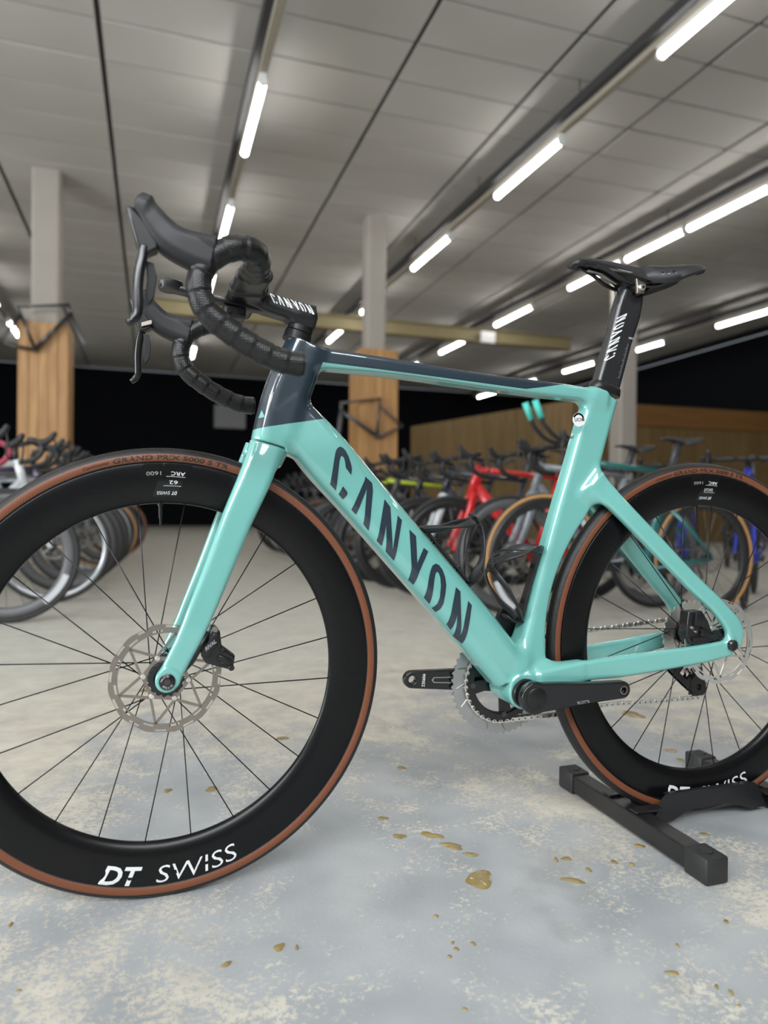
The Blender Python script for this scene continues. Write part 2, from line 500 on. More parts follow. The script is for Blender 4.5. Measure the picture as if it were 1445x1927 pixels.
M_RAILSIDE = mat('cream trunking cover', (0.40, 0.36, 0.29), 0.55)
M_TUBE = emis('lit fluorescent tube', (1.0, 0.98, 0.945), 27.0)
M_BEAM = mat('faded yellow steel', (0.30, 0.25, 0.13), 0.6, var=0.1, scale=3)
M_GLASS_FR = mat('window frame grey', (0.3, 0.3, 0.3), 0.5)
M_WHITE = mat('white enamel', (0.75, 0.75, 0.73), 0.45)
M_GOLD = mat('amber varnish drip', (0.30, 0.22, 0.085), 0.25, coat=0.3, var=0.5, scale=60)
M_DARKSTAIN = mat('dark damp stain', (0.27, 0.255, 0.22), 0.4, var=0.2)

def struct(name, boxes, m):
    mb = MB()
    for (a, b) in boxes:
        mb.box([(a[i] + b[i]) / 2 for i in range(3)], [b[i] - a[i] for i in range(3)])
    return tag(mb.build(name, m), kind='structure')

floor = struct('floor', [((X0, Y0, -0.12), (X1, Y1, 0))], M_FLOOR)
struct('wall_back', [((X0, Y1, 0), (X1, Y1 + 0.2, H_CEIL))], M_BLACKWALL)
struct('wall_right', [((X1, Y0, 0), (X1 + 0.2, Y1, H_CEIL))], M_BLACKWALL)
struct('wall_left', [((X0 - 0.2, Y0, 0), (X0, Y1, 0.35)), ((X0 - 0.2, Y0, 3.15), (X0, Y1, H_CEIL)), ((X0 - 0.2, Y0, 0.35), (X0, -3.25, 3.15)), ((X0 - 0.2, 3.25, 0.35), (X0, Y1, 3.15))], M_WHITEWALL)
struct('wall_front', [((X0, Y0 - 0.2, 0), (X1, Y0, 3.05)), ((X0, Y0 - 0.2, 4.65), (X1, Y0, H_CEIL)), ((X0, Y0 - 0.2, 3.05), (-6.25, Y0, 4.65)), ((1.85, Y0 - 0.2, 3.05), (X1, Y0, 4.65))], M_DARKFRONT)
struct('window_1', [((X0 - 0.15, -3.25 + 1.625 * i - 0.04, 0.35), (X0 - 0.08, -3.25 + 1.625 * i + 0.04, 3.15)) for i in range(1, 4)] + [((X0 - 0.15, -3.25, 1.9), (X0 - 0.08, 3.25, 1.96))], M_GLASS_FR)
struct('window_2', [((-6.25 + 1.62 * i - 0.04, Y0 - 0.15, 3.05), (-6.25 + 1.62 * i + 0.04, Y0 - 0.08, 4.65)) for i in range(1, 5)], M_GLASS_FR)

# ceiling: dark grid slab with single boards hung under it
ceiling = struct('ceiling', [((X0, Y0, H_CEIL + 0.02), (X1, Y1, H_CEIL + 0.2))], M_GRID)
PX, PY, GX, GY = 1.385, 0.603, 0.05, 0.028
def panel_mesh():
    mb = MB(); mb.box((0, 0, 0), (PX - GX, PY - GY, 0.025))
    me = mb.mesh('ceiling_panel'); me.materials.append(M_PANEL); return me
pm = panel_mesh()
cells = []
for i in range(-6, 12):
    for j in range(-17, 28):
        cx = -0.51 + (i + 0.5) * PX; cy = 5.614 + (j + 0.5) * PY
        if not (X0 + 0.7 < cx < X1 - 0.7 and Y0 + 0.35 < cy < Y1 - 0.35): continue
        d = Vector((cx, cy, H_CEIL)) - CAM_POS
        dep = d.dot(_fw); lat = d.dot(_r2); up = d.dot(_u2)
        vis = dep > 1 and abs(lat / dep) < 0.64 and 0.0 < up / dep < 0.80
        cells.append(((0 if vis else 1), dep if dep > 0 else 99, cx, cy))
cells.sort()
rest = MB()
random.seed(4)
for n, (vis, dep, cx, cy) in enumerate(cells):
    dz = random.uniform(-0.004, 0.004)
    if n < 290 and vis == 0:
        o = bpy.data.objects.new('ceiling_panel', pm); COL.objects.link(o); o.parent = ceiling; o.location = (cx, cy, H_CEIL + 0.0125 - 0.01 + dz)
    else: rest.box((cx, cy, H_CEIL + 0.0125 - 0.01 + dz), (PX - GX, PY - GY, 0.025))
tag(rest.build('far_ceiling_panel', M_PANEL, ceiling), kind='stuff')

# amber drips and damp marks on the floor (children of the floor)
def blob(name, x, y, rx, ry, rot, m, seed):
    rnd = random.Random(seed); n = 20; ph = [rnd.uniform(0, 6.28) for _ in range(3)]
    vs = [(x, y, 0.0016)]
    for layer, (k, z) in enumerate(((0.75, 0.0014), (1.0, 0.0003))):
        for i in range(n):
            a = 2 * math.pi * i / n
            w = k * (1 + 0.18 * math.sin(2 * a + ph[0]) + 0.12 * math.sin(3 * a + ph[1]) + 0.07 * math.sin(5 * a + ph[2]))
            px, py = rx * w * math.cos(a), ry * w * math.sin(a)
            vs.append((x + px * math.cos(rot) - py * math.sin(rot), y + px * math.sin(rot) + py * math.cos(rot), z))
    fs = [(0, 1 + i, 1 + (i + 1) % n) for i in range(n)] + [(1 + i, 1 + n + i, 1 + n + (i + 1) % n, 1 + (i + 1) % n) for i in range(n)]
    return MB().add(vs, fs).build(name, m, floor, True)
DRIPS = [(0.48, -0.102, 0.0282, 0.0291, -0.32), (0.146, -0.181, 0.0073, 0.0122, -0.32), (0.075, -0.196, 0.0095, 0.0051, 0.28), (0.621, -0.148, 0.019, 0.0094, -0.67), (0.464, 0.063, 0.0231, 0.013, -0.72), (0.483, 0.015, 0.0262, 0.0117, -0.67), (0.501, -0.023, 0.0196, 0.0063, -0.62), (0.401, 0.155, 0.0114, 0.0095, -0.32), (0.407, 0.076, 0.0126, 0.0126, -0.52), (0.799, -0.082, 0.0104, 0.0086, -0.32), (0.744, -0.133, 0.0054, 0.0057, -0.32), (0.72, -0.118, 0.0063, 0.0086, -0.32), (0.664, -0.127, 0.0051, 0.0094, -0.32), (0.65, -0.084, 0.0092, 0.0086, -0.32), (0.631, -0.082, 0.0041, 0.0117, -0.32), (0.372, -0.241, 0.0032, 0.0041, -0.32), (0.371, -0.255, 0.0041, 0.0054, -0.32), (0.398, -0.251, 0.0041, 0.0054, -0.32), (0.374, -0.176, 0.0045, 0.0054, -0.32), (0.356, -0.267, 0.0045, 0.0032, -0.32), (0.768, -0.312, 0.0045, 0.0057, -0.32), (0.615, -0.382, 0.0092, 0.0058, -0.62), (0.658, -0.434, 0.0032, 0.0071, -0.32), (0.649, -0.42, 0.0032, 0.005, -0.32), (0.661, -0.337, 0.0032, 0.005, -0.32), (0.649, -0.455, 0.0032, 0.0028, -0.32), (0.102, 0.392, 0.0155, 0.015, -0.52), (-0.205, -0.018, 0.0041, 0.0061, -0.32), (-0.17, -0.172, 0.0032, 0.003, -0.32), (0.168, -0.189, 0.0032, 0.0071, -0.32), (0.334, -0.363, 0.0041, 0.0028, -0.32), (0.014, 0.41, 0.0104, 0.012, -0.02), (0.298, 0.674, 0.019, 0.0173, -0.32), (1.306, 0.599, 0.0345, 0.04, -0.32), (-0.043, 1.267, 0.0165, 0.021, -0.32), (0.943, -0.079, 0.0095, 0.0064, -0.32), (1.197, 0.311, 0.0168, 0.017, -0.32), (1.175, 0.252, 0.0104, 0.012, -0.32), (0.523, 0.393, 0.0146, 0.0104, -0.32), (0.926, 0.087, 0.0095, 0.0085, -0.32)]
for i, (x, y, rx, ry, rot) in enumerate(DRIPS):
    blob('varnish_drip', x, y, rx * 0.85, ry * 0.85, rot, M_GOLD, i)

# pillars with plank cladding
def pillar(cx, cy, w, label, clad):
    root = empty('concrete_pillar', (cx, cy, 0)); tag(root, label, 'pillar', 'concrete pillars in a row')
    mb = MB(); c = 0.03; h = w / 2
    ring = [(-h + c, -h), (h - c, -h), (h, -h + c), (h, h - c), (h - c, h), (-h + c, h), (-h, h - c), (-h, -h + c)]
    mb.loft([[(x, y, z) for x, y in ring] for z in (0, H_CEIL - 0.005)])
    mb.build('shaft', M_PILLAR, root)
    if clad:
        wb = clad; z1 = 2.9; k = 5; bw = wb / k
        me = MB().box((0, 0, z1 / 2), (bw - 0.004, 0.028, z1)).mesh('plank')
        bm = bmesh.new(); bm.from_mesh(me); bmesh.ops.bevel(bm, geom=bm.edges[:], offset=0.004, segments=1, affect='EDGES'); bm.to_mesh(me); bm.free()
        me.materials.append(M_PLANK)
        for side in range(4):
            for i in range(k):
                o = bpy.data.objects.new('plank', me); COL.objects.link(o); o.parent = root
                R = Matrix.Rotation(side * math.pi / 2, 4, 'Z')
                o.matrix_local = R @ Matrix.Translation((-wb / 2 + bw * (i + 0.5), -wb / 2, 0.0))
        MB().box((0, 0, z1 - 0.012), (wb - 0.06, wb - 0.06, 0.02)).build('cap_board', M_PLANK, root)
    return root
pillar(-1.34, 8.98, 0.34, 'wood-clad concrete pillar at the left with a bare black frame on it', 0.56)
pillar(3.08, 8.92, 0.29, 'wood-clad concrete pillar seen through the frame triangle', 0.56)
pillar(7.52, 9.0, 0.33, 'plain beige concrete pillar behind the seat post', 0)

# suspended light rails with single tubes
def ordw(i): return ['first', 'second', 'third', 'fourth', 'fifth', 'sixth', 'seventh', 'eighth', 'ninth', 'tenth', 'eleventh'][i]
def rail(word, xa, ya, xb, yb, tubes, side=1):
    d = Vector((xb - xa, yb - ya, 0)); L = d.length; ang = math.atan2(d.y, d.x) - math.pi / 2
    root = empty('light_rail', (xa, ya, 0), ang); tag(root, 'dark suspended trunking of the %s row of ceiling lights' % word, 'light rail', 'light rails')
    MB().box((-0.075, L / 2, 4.68), (0.07, L, 0.10)).build('trunking', M_RAIL, root, bevel=0.006)
    MB().box((0.0, L / 2, 4.60), (0.075, L, 0.05)).build('cover_strip', M_RAILSIDE, root, bevel=0.005)
    for i in range(int(L / 2.2)):
        MB().tube([(-0.075, 0.4 + 2.2 * i, 4.72), (-0.075, 0.4 + 2.2 * i, H_CEIL + 0.01)], 0.006, 6).build('hanger_rod', M_RAIL, root)
    seen = 0
    for i, (a, b) in enumerate(tubes):
        t = empty('light_tube', (0, 0, 0), 0)
        pos = Vector((xa, ya, 0)) + d.normalized() * ((a + b) / 2 - ya)
        t.location = (pos.x, pos.y, 4.50); t.rotation_euler = (0, 0, ang)
        inview = False
        for yy in (a, b):
            q = Vector((xa, ya, 0)) + d.normalized() * (yy - ya); q = Vector((q.x, q.y, 4.5)) - CAM_POS; dp = q.dot(_fw)
            inview |= dp > 0.5 and abs(q.dot(_r2) / dp) * FPX < 722 and abs(q.dot(_u2) / dp) * FPX < 963
        if inview: lab = 'lit white tube, %s in view on the %s row of ceiling lights' % (ordw(seen), word); seen += 1
        else: lab = 'lit white tube out of view on the %s row, %s from the front wall' % (word, ordw(i))
        tag(t, lab, 'light', 'ceiling light tubes')
        l = b - a
        MB().tube([(0, -l / 2 + 0.03, 0), (0, l / 2 - 0.03, 0)], 0.038, 10, cap=False).build('tube', M_TUBE, t, True)
        MB().box((0, 0, 0.05), (0.06, l, 0.05)).build('housing', M_WHITE, t, bevel=0.006)
        for s in (-1, 1):
            MB().tube([(0, s * (l / 2 - 0.03), 0), (0, s * l / 2, 0)], 0.041, 12).build('end_cap', M_WHITE, t, 50)
rail('far left', -2.63, -4.2, -3.05, 21.0, [(-3.0, -1.6), (-0.2, 1.2), (2.6, 4.0), (5.4, 6.8), (8.0, 9.4), (10.4, 11.8), (13.0, 14.4), (15.6, 17.0), (18.0, 19.4)])
rail('left', 0.905, -4.2, 0.925, 21.5, [(-3.0, -1.6), (-0.2, 1.2), (2.6, 4.02), (5.40, 6.82), (8.19, 9.6), (11.0, 12.4), (13.8, 15.2), (16.6, 18.0)])
rail('middle', 4.26, -4.2, 3.72, 21.5, [(-3.05, -1.65), (-0.25, 1.15), (2.55, 3.95), (5.42, 6.87), (8.25, 9.69), (11.05, 12.45), (13.48, 15.03), (16.6, 18.0)])
rail('right', 7.27, -4.2, 6.60, 21.5, [(-2.8, -1.4), (0.0, 1.4), (1.45, 2.85), (4.1, 5.5), (5.55, 6.9), (6.96, 8.2), (8.3, 9.72), (10.92, 12.4), (13.61, 15.24), (16.6, 18.0)])
rail('far right', 11.6, 4.0, 10.65, 21.5, [(9.5, 10.89), (12.38, 13.61), (14.9, 16.27), (17.6, 19.0), (20.0, 21.2)])

# beam across the back, partition, small fittings
bt = empty('steel_beam', (0, 12.6, 4.3)); tag(bt, 'faded yellow steel beam crossing the hall under the ceiling', 'beam')
for zz in (-0.13, 0.13): MB().box((4.3, 0, zz), (9.0, 0.2, 0.02)).build('flange', M_BEAM, bt)
MB().box((4.3, 0, 0), (9.0, 0.02, 0.25)).build('web', M_BEAM, bt)
ex = MB().box((0, 0, 0), (0.34, 0.06, 0.24)).build('sign_box', M_WHITE, None, bevel=0.01); ex.location = (6.7, 12.47, 4.25)
tag(ex, 'small white box hanging in front of the yellow beam', 'sign')

def partition(name, p0, p1, z1, label, top_rail):
    a = Vector((p0[0], p0[1], 0)); b = Vector((p1[0], p1[1], 0)); L = (b - a).length; ang = math.atan2(b.y - a.y, b.x - a.x)
    root = empty(name, a, ang); tag(root, label, 'partition')
    n = int(L / 0.24); w = L / n; zt = z1 - (0.42 if top_rail else 0.0)
    me = MB().box((0, 0, zt / 2), (w - 0.006, 0.03, zt)).mesh('board'); me.materials.append(M_PARTW)
    for i in range(n):
        o = bpy.data.objects.new('board', me); COL.objects.link(o); o.parent = root; o.location = (w * (i + 0.5), (i % 2) * 0.004, 0)
    if top_rail: MB().box((L / 2, 0, z1 - 0.20), (L, 0.05, 0.40)).build('top_rail', M_PARTO, root, bevel=0.01)
    MB().box((L / 2, 0.05, z1 / 2), (L, 0.05, z1 - 0.05)).build('backing', M_PARTW, root)
partition('wooden_partition', (7.25, 10.05), (13.9, 9.95), 2.6, 'brown board partition with an orange top rail beside the plain pillar', True)
partition('wooden_partition', (5.93, 15.0), (7.2, 10.0), 2.6, 'dull brown board partition receding behind the bike rows', False)
wc = MB().box((0, 0, 0), (1.0, 0.3, 0.75)).build('wall_cabinet', mat('grey cabinet', (0.28, 0.29, 0.30), 0.5), None, bevel=0.02); wc.location = (2.35, 22.43, 3.55)
tag(wc, 'pale grey cabinet on the black back wall behind the drop bar', 'cabinet')
# ---------------------------------------------------------------- the bicycle in front
WB, RZ, FZ = 0.9971, 0.345, 0.339
BBX, BBZ = 0.5925, 0.2743
HT = math.radians(73.3)
AXS = Vector((math.cos(HT), 0, math.sin(HT)))
PIV = Vector((0.045 / math.sin(HT), 0, FZ))
STEER = Matrix.Translation(PIV) @ Matrix.Rotation(0.0195, 4, AXS) @ Matrix.Translation(-PIV)

def frame_paint():
    m, nt, b = new_mat('two-tone gloss frame paint'); N, L = nt.nodes, nt.links
    E.nt = nt
    tc = N.new('ShaderNodeTexCoord'); sp = N.new('ShaderNodeSeparateXYZ'); L.new(tc.outputs['Object'], sp.inputs[0])
    x, z = E(sp.outputs[0]), E(sp.outputs[2])
    head = z.gt((x - 0.1242) * 0.19 + 0.7098)
    l1 = (x - 0.237) * (-0.0568) + 0.8215
    l2 = (x - 0.5964) * 0.16 + 0.8006
    top = z.gt(l1.max(l2))
    ma = ((z - 0.7679) * 0.292 + 0.2200).max((0.7679 - z) * 0.608 + 0.2200)
    left = x.lt(ma) * z.lt(0.8235)
    dark = head * top.max(left) * x.lt(0.70)
    mx = N.new('ShaderNodeMix'); mx.data_type = 'RGBA'
    L.new(dark.v, mx.inputs[0]); mx.inputs[6].default_value = (0.170, 0.470, 0.425, 1); mx.inputs[7].default_value = (0.014, 0.029, 0.044, 1)
    L.new(mx.outputs[2], b.inputs['Base Color'])
    b.inputs['Roughness'].default_value = 0.32
    b.inputs['Coat Weight'].default_value = 1.0; b.inputs['Coat Roughness'].default_value = 0.035; b.inputs['Coat IOR'].default_value = 1.7
    return m
M_FRAME = frame_paint()
M_TEAL = mat('teal gloss paint', (0.170, 0.470, 0.425), 0.32, coat=1.0, var=0.01)
M_TEAL.node_tree.nodes['Principled BSDF'].inputs['Coat IOR'].default_value = 1.7
M_NAVY = mat('navy lettering', (0.014, 0.027, 0.042), 0.35, coat=0.8, var=0.02)
M_TREAD = mat('black tyre rubber', (0.011, 0.0105, 0.010), 0.5, var=0.25, scale=90, bump=0.25, bscale=400)
M_RIM = mat('satin black carbon', (0.004, 0.004, 0.0045), 0.27, var=0.1, scale=12, spec=0.30, rvar=0.02)
M_BLK = mat('gloss black metal', (0.010, 0.010, 0.011), 0.22, var=0.1, spec=0.6)
M_SATIN = mat('satin black', (0.009, 0.009, 0.0095), 0.34, var=0.1, spec=0.5)
def hood_mat():
    m = mat('grey black hood rubber', (0.013, 0.013, 0.0145), 0.5, var=0.1, scale=60); nt = m.node_tree; E.nt = nt
    tc = nt.nodes.new('ShaderNodeTexCoord'); sp = nt.nodes.new('ShaderNodeSeparateXYZ'); nt.links.new(tc.outputs['Object'], sp.inputs[0])
    x, z = E(sp.outputs[0]), E(sp.outputs[2])
    up = ((z - 0.9205 + (x - 0.02) * 0.62) * 250.0).max(0.0).min(1.0)
    w = E.m('SINE', (x * 0.80 + z * 0.55) * (2 * math.pi / 0.0030)) * up
    bp = nt.nodes.new('ShaderNodeBump'); bp.inputs['Strength'].default_value = 0.7; bp.inputs['Distance'].default_value = 0.0006
    nt.links.new(w.v, bp.inputs['Height']); nt.links.new(bp.outputs[0], nt.nodes['Principled BSDF'].inputs['Normal'])
    return m
M_RUBBER = hood_mat()
M_SPOKE = mat('black spoke', (0.014, 0.014, 0.016), 0.3, metal=0.4)
M_STEEL = mat('brushed steel', (0.36, 0.325, 0.29), 0.38, metal=1.0, var=0.1, scale=60)
M_SILVER = mat('bright silver', (0.88, 0.87, 0.85), 0.30, metal=1.0, var=0.05)
M_CHAIN = mat('nickel chain plate', (0.92, 0.90, 0.85), 0.34, metal=1.0, var=0.08, scale=200)
M_DKSTEEL = mat('dark chain plate', (0.12, 0.115, 0.11), 0.35, metal=0.9)
M_RING = mat('grey anodised ring', (0.52, 0.52, 0.53), 0.38, metal=0.9, var=0.1)
M_TXT = mat('white print', (0.78, 0.79, 0.80), 0.4, var=0.01)
M_GTXT = mat('grey print', (0.30, 0.30, 0.30), 0.4, var=0.01)
M_TAG = mat('gloss black label', (0.006, 0.006, 0.0065), 0.12, var=0.1)
M_CARBON = mat('matt carbon', (0.016, 0.016, 0.017), 0.45, var=0.2, scale=80)
M_POST = mat('satin grey black post', (0.020, 0.020, 0.022), 0.27, var=0.1, spec=0.7)

def tan_mat():
    m, nt, b = new_mat('tan tyre sidewall'); N, L = nt.nodes, nt.links; E.nt = nt
    tc = N.new('ShaderNodeTexCoord'); sp = N.new('ShaderNodeSeparateXYZ'); L.new(tc.outputs['Object'], sp.inputs[0])
    x, z = E(sp.outputs[0]), E(sp.outputs[2])
    th = E.m('ARCTAN2', z, x); r = E.m('SQRT', x * x + z * z)
    w = E.m('SINE', th * 420.0 + r * 1100.0)
    f = (w * 0.5 + 0.5) * 0.55
    mx = N.new('ShaderNodeMix'); mx.data_type = 'RGBA'; L.new(f.v, mx.inputs[0])
    mx.inputs[6].default_value = (0.205, 0.066, 0.028, 1); mx.inputs[7].default_value = (0.115, 0.037, 0.017, 1)
    L.new(mx.outputs[2], b.inputs['Base Color']); b.inputs['Roughness'].default_value = 0.5
    return m
M_TAN = tan_mat()

def tape_mat():
    m, nt, b = new_mat('perforated bar tape'); N, L = nt.nodes, nt.links
    tc = N.new('ShaderNodeTexCoord'); v = N.new('ShaderNodeTexVoronoi'); v.inputs['Scale'].default_value = 330; v.inputs['Randomness'].default_value = 0.25
    L.new(tc.outputs['Object'], v.inputs['Vector'])
    r = N.new('ShaderNodeValToRGB'); L.new(v.outputs['Distance'], r.inputs[0])
    r.color_ramp.elements[0].color = (0.022, 0.021, 0.021, 1); r.color_ramp.elements[1].color = (0.004, 0.004, 0.004, 1); r.color_ramp.elements[0].position = 0.2; r.color_ramp.elements[1].position = 0.5
    L.new(r.outputs[0], b.inputs['Base Color']); b.inputs['Roughness'].default_value = 0.34
    bp = N.new('ShaderNodeBump'); bp.inputs['Strength'].default_value = 0.6; bp.inputs['Distance'].default_value = 0.0008; bp.invert = True
    L.new(v.outputs['Distance'], bp.inputs['Height']); L.new(bp.outputs[0], b.inputs['Normal'])
    return m
M_TAPE = tape_mat()

BIKE = empty('road_bike', (0, 0, 0))
tag(BIKE, 'teal and navy aero road bike in the foreground on a wheel stand', 'bicycle')

# ---- frame
fd = Field((0.095, -0.086, 0.225), (1.05, 0.086, 0.875), 0.0024)
# head tube (tapers, wide aero section)
fd.tube([(0.2135, 0, 0.851, 0.033, 0.0235, 0.022), (0.193, 0, 0.800, 0.0365, 0.0250, 0.023), (0.178, 0, 0.757, 0.037, 0.0265, 0.0235), (0.166, 0, 0.712, 0.036, 0.0285, 0.025), (0.158, 0, 0.680, 0.034, 0.030, 0.026)], k=0.0)
# top tube
fd.tube([(0.215, 0, 0.8305, 0.0180, 0.0190, 0.009), (0.34, 0, 0.8245, 0.0135, 0.0235, 0.007), (0.52, 0, 0.8115, 0.0120, 0.0230, 0.007), (0.64, 0, 0.8055, 0.0130, 0.0215, 0.008), (0.73, 0, 0.8005, 0.0125, 0.0190, 0.008), (0.765, 0, 0.796, 0.013, 0.0175, 0.008)], k=0.012)
# down tube
fd.tube([(0.178, 0, 0.750, 0.034, 0.0205, 0.018), (0.236, 0, 0.683, 0.0415, 0.0300, 0.022), (0.300, 0, 0.614, 0.0405, 0.0315, 0.023), (0.4245, 0, 0.4785, 0.0400, 0.0325, 0.024), (0.515, 0, 0.3795, 0.0395, 0.0350, 0.024), (0.577, 0, 0.306, 0.0370, 0.0370, 0.022)], k=0.010)
# seat tube
fd.tube([(0.7690, 0, 0.802, 0.0300, 0.0165, 0.012), (0.7465, 0, 0.738, 0.0325, 0.0170, 0.012), (0.7265, 0, 0.672, 0.0330, 0.0175, 0.012), (0.7040, 0, 0.595, 0.0350, 0.0185, 0.012), (0.6790, 0, 0.510, 0.0360, 0.0200, 0.013), (0.6490, 0, 0.410, 0.0350, 0.0235, 0.014), (0.622, 0, 0.330, 0.0340, 0.0300, 0.016), (0.606, 0, 0.285, 0.034, 0.034, 0.016)], k=0.020)
# rear wheel arch fill between seat tube and stays
fd.tube([(0.735, 0, 0.640, 0.030, 0.0200, 0.012), (0.768, 0, 0.612, 0.022, 0.0240, 0.012)], k=0.02)
fd.cyl_y(BBX, BBZ, 0.0290, -0.040, 0.040, k=0.012)
fd.tube([(0.610, 0, 0.288, 0.026, 0.040, 0.016), (0.655, 0, 0.3005, 0.020, 0.044, 0.014), (0.700, 0, 0.305, 0.017, 0.046, 0.012)], k=0.02)
fd.cyl_y(WB, RZ, 0.3555, -0.0265, 0.0265, cut=True, kc=0.008)
for s in (-1, 1):
    # chain stay and seat stay
    fd.tube([(0.625, s * 0.036, 0.290, 0.020, 0.0110, 0.008), (0.690, s * 0.0415, 0.3040, 0.0175, 0.0095, 0.007), (0.775, s * 0.0500, 0.3110, 0.0195, 0.0085, 0.007), (0.870, s * 0.0580, 0.3195, 0.0180, 0.0080, 0.006), (0.960, s * 0.0650, 0.3290, 0.0165, 0.0080, 0.006), (1.008, s * 0.0680, 0.3365, 0.0150, 0.0075, 0.006)], k=0.014)
    fd.tube([(0.748, s * 0.014, 0.640, 0.019, 0.0090, 0.007), (0.783, s * 0.0265, 0.6030, 0.0175, 0.0090, 0.007), (0.850, s * 0.0400, 0.5370, 0.0165, 0.0085, 0.0065), (0.935, s * 0.0535, 0.4550, 0.0155, 0.0080, 0.006), (0.995, s * 0.0640, 0.3985, 0.0160, 0.0078, 0.006), (1.016, s * 0.0672, 0.3690, 0.0185, 0.0076, 0.006), (1.014, s * 0.0680, 0.3400, 0.0165, 0.0076, 0.006)], k=0.014)
# crown cut: fork sits under the head tube
_gn = Vector((-0.26, 0, -1)).normalized()
fd.half((0.146, 0, 0.6905), tuple(_gn), xmax=0.1745)
FRAME_ME = fd.mesh('frame'); del fd
FRAME = link('frame', FRAME_ME, M_FRAME, BIKE)

from mathutils.bvhtree import BVHTree
from mathutils.geometry import tessellate_polygon
def bvh_of(me): return BVHTree.FromPolygons([tuple(v.co) for v in me.vertices], [tuple(p.vertices) for p in me.polygons])
BV_FRAME = bvh_of(FRAME_ME)

def decal_on(bv, v2, f2, lift=0.0004, maxlen=0.006, y0=-0.3, yfall=-0.03, ydir=1):
    """project flat x-z artwork along y onto a surface"""
    bm = bmesh.new()
    vs = [bm.verts.new((a, 0, c)) for a, c in v2]
    for f in f2:
        tris = [f] if len(f) == 3 else [tuple(f[i] for i in t) for t in tessellate_polygon([[Vector((v2[i][0], v2[i][1], 0)) for i in f]])]
        for t in tris:
            try: bm.faces.new([vs[i] for i in t])
            except ValueError: pass
    for it in range(4):
        ed = [e for e in bm.edges if e.calc_length() > maxlen]
        if not ed: break
        bmesh.ops.subdivide_edges(bm, edges=ed, cuts=1)
        bmesh.ops.triangulate(bm, faces=bm.faces[:])
    nrm = []
    bm.verts.ensure_lookup_table()
    for v in bm.verts:
        h = bv.ray_cast(Vector((v.co.x, y0, v.co.z)), Vector((0, ydir, 0)))
        v.co.y = (h[0].y if h[0] else yfall) - lift * ydir
        nrm.append(h[1] if h[0] else Vector((0, -ydir, 0)))
    for f in bm.faces:
        f.normal_update()
        if f.normal.y * ydir > 0: f.normal_flip()
    me = bpy.data.meshes.new('lettering'); bm.to_mesh(me); bm.free()
    me.shade_smooth(); me.normals_split_custom_set_from_vertices(nrm)
    return me

LETTERS = [[(0.2471, 0.6272), (0.251, 0.6518), (0.2535, 0.6693), (0.2556, 0.6799), (0.2586, 0.6852), (0.2627, 0.6876), (0.2673, 0.6859), (0.2718, 0.6813), (0.2768, 0.6718), (0.2811, 0.6587), (0.2821, 0.6526), (0.2813, 0.6429), (0.2721, 0.6541), (0.2711, 0.6628), (0.2692, 0.6698), (0.2661, 0.6732), (0.2634, 0.6714), (0.2617, 0.6643), (0.2567, 0.6174)], [(0.2678, 0.6245), (0.2752, 0.6146), (0.274, 0.6093), (0.2684, 0.6036), (0.2612, 0.6117)], [(0.2827, 0.5874), (0.3034, 0.6345), (0.3047, 0.6408), (0.3165, 0.6304), (0.3175, 0.6179), (0.3122, 0.5535), (0.3032, 0.5645), (0.3073, 0.6213), (0.2905, 0.5795)], [(0.3263, 0.5374), (0.3373, 0.6048), (0.3474, 0.5924), (0.3523, 0.5223), (0.3603, 0.5787), (0.3676, 0.5709), (0.3563, 0.504), (0.3419, 0.5198), (0.3405, 0.5637), (0.3348, 0.5288)], [(0.3807, 0.5556), (0.3924, 0.5451), (0.3948, 0.5001), (0.4062, 0.5255), (0.4141, 0.5194), (0.3984, 0.4855), (0.3912, 0.4638), (0.3824, 0.4722), (0.3851, 0.493)], [(0.4102, 0.4424), (0.4161, 0.4779), (0.4184, 0.4879), (0.4219, 0.4961), (0.4277, 0.4993), (0.4337, 0.4965), (0.4398, 0.4885), (0.4445, 0.4764), (0.4466, 0.4635), (0.4451, 0.4487), (0.4417, 0.4323), (0.4374, 0.4232), (0.432, 0.417), (0.4252, 0.424), (0.4314, 0.4317), (0.4353, 0.4435), (0.4371, 0.4619), (0.4359, 0.4757), (0.4333, 0.4831), (0.4303, 0.4859), (0.4275, 0.4832), (0.4256, 0.4741), (0.4202, 0.4311)], [(0.4517, 0.3959), (0.4641, 0.4593), (0.4722, 0.4517), (0.4751, 0.3763), (0.4866, 0.4355), (0.4932, 0.4278), (0.49, 0.4046), (0.4813, 0.3611), (0.466, 0.3749), (0.4668, 0.4129), (0.4598, 0.3858)]]
v2 = []; f2 = []
for lp in LETTERS:
    n = len(v2); v2 += lp; f2.append(tuple(range(n, n + len(lp))))
link('lettering', decal_on(BV_FRAME, v2, f2, 0.0009, 0.004), M_NAVY, FRAME)['label'] = 'navy CANYON lettering'
# the same word on the far side of the down tube
link('lettering', decal_on(BV_FRAME, v2, f2, 0.0009, 0.004, y0=0.3, ydir=-1, yfall=0.03), M_NAVY, FRAME)

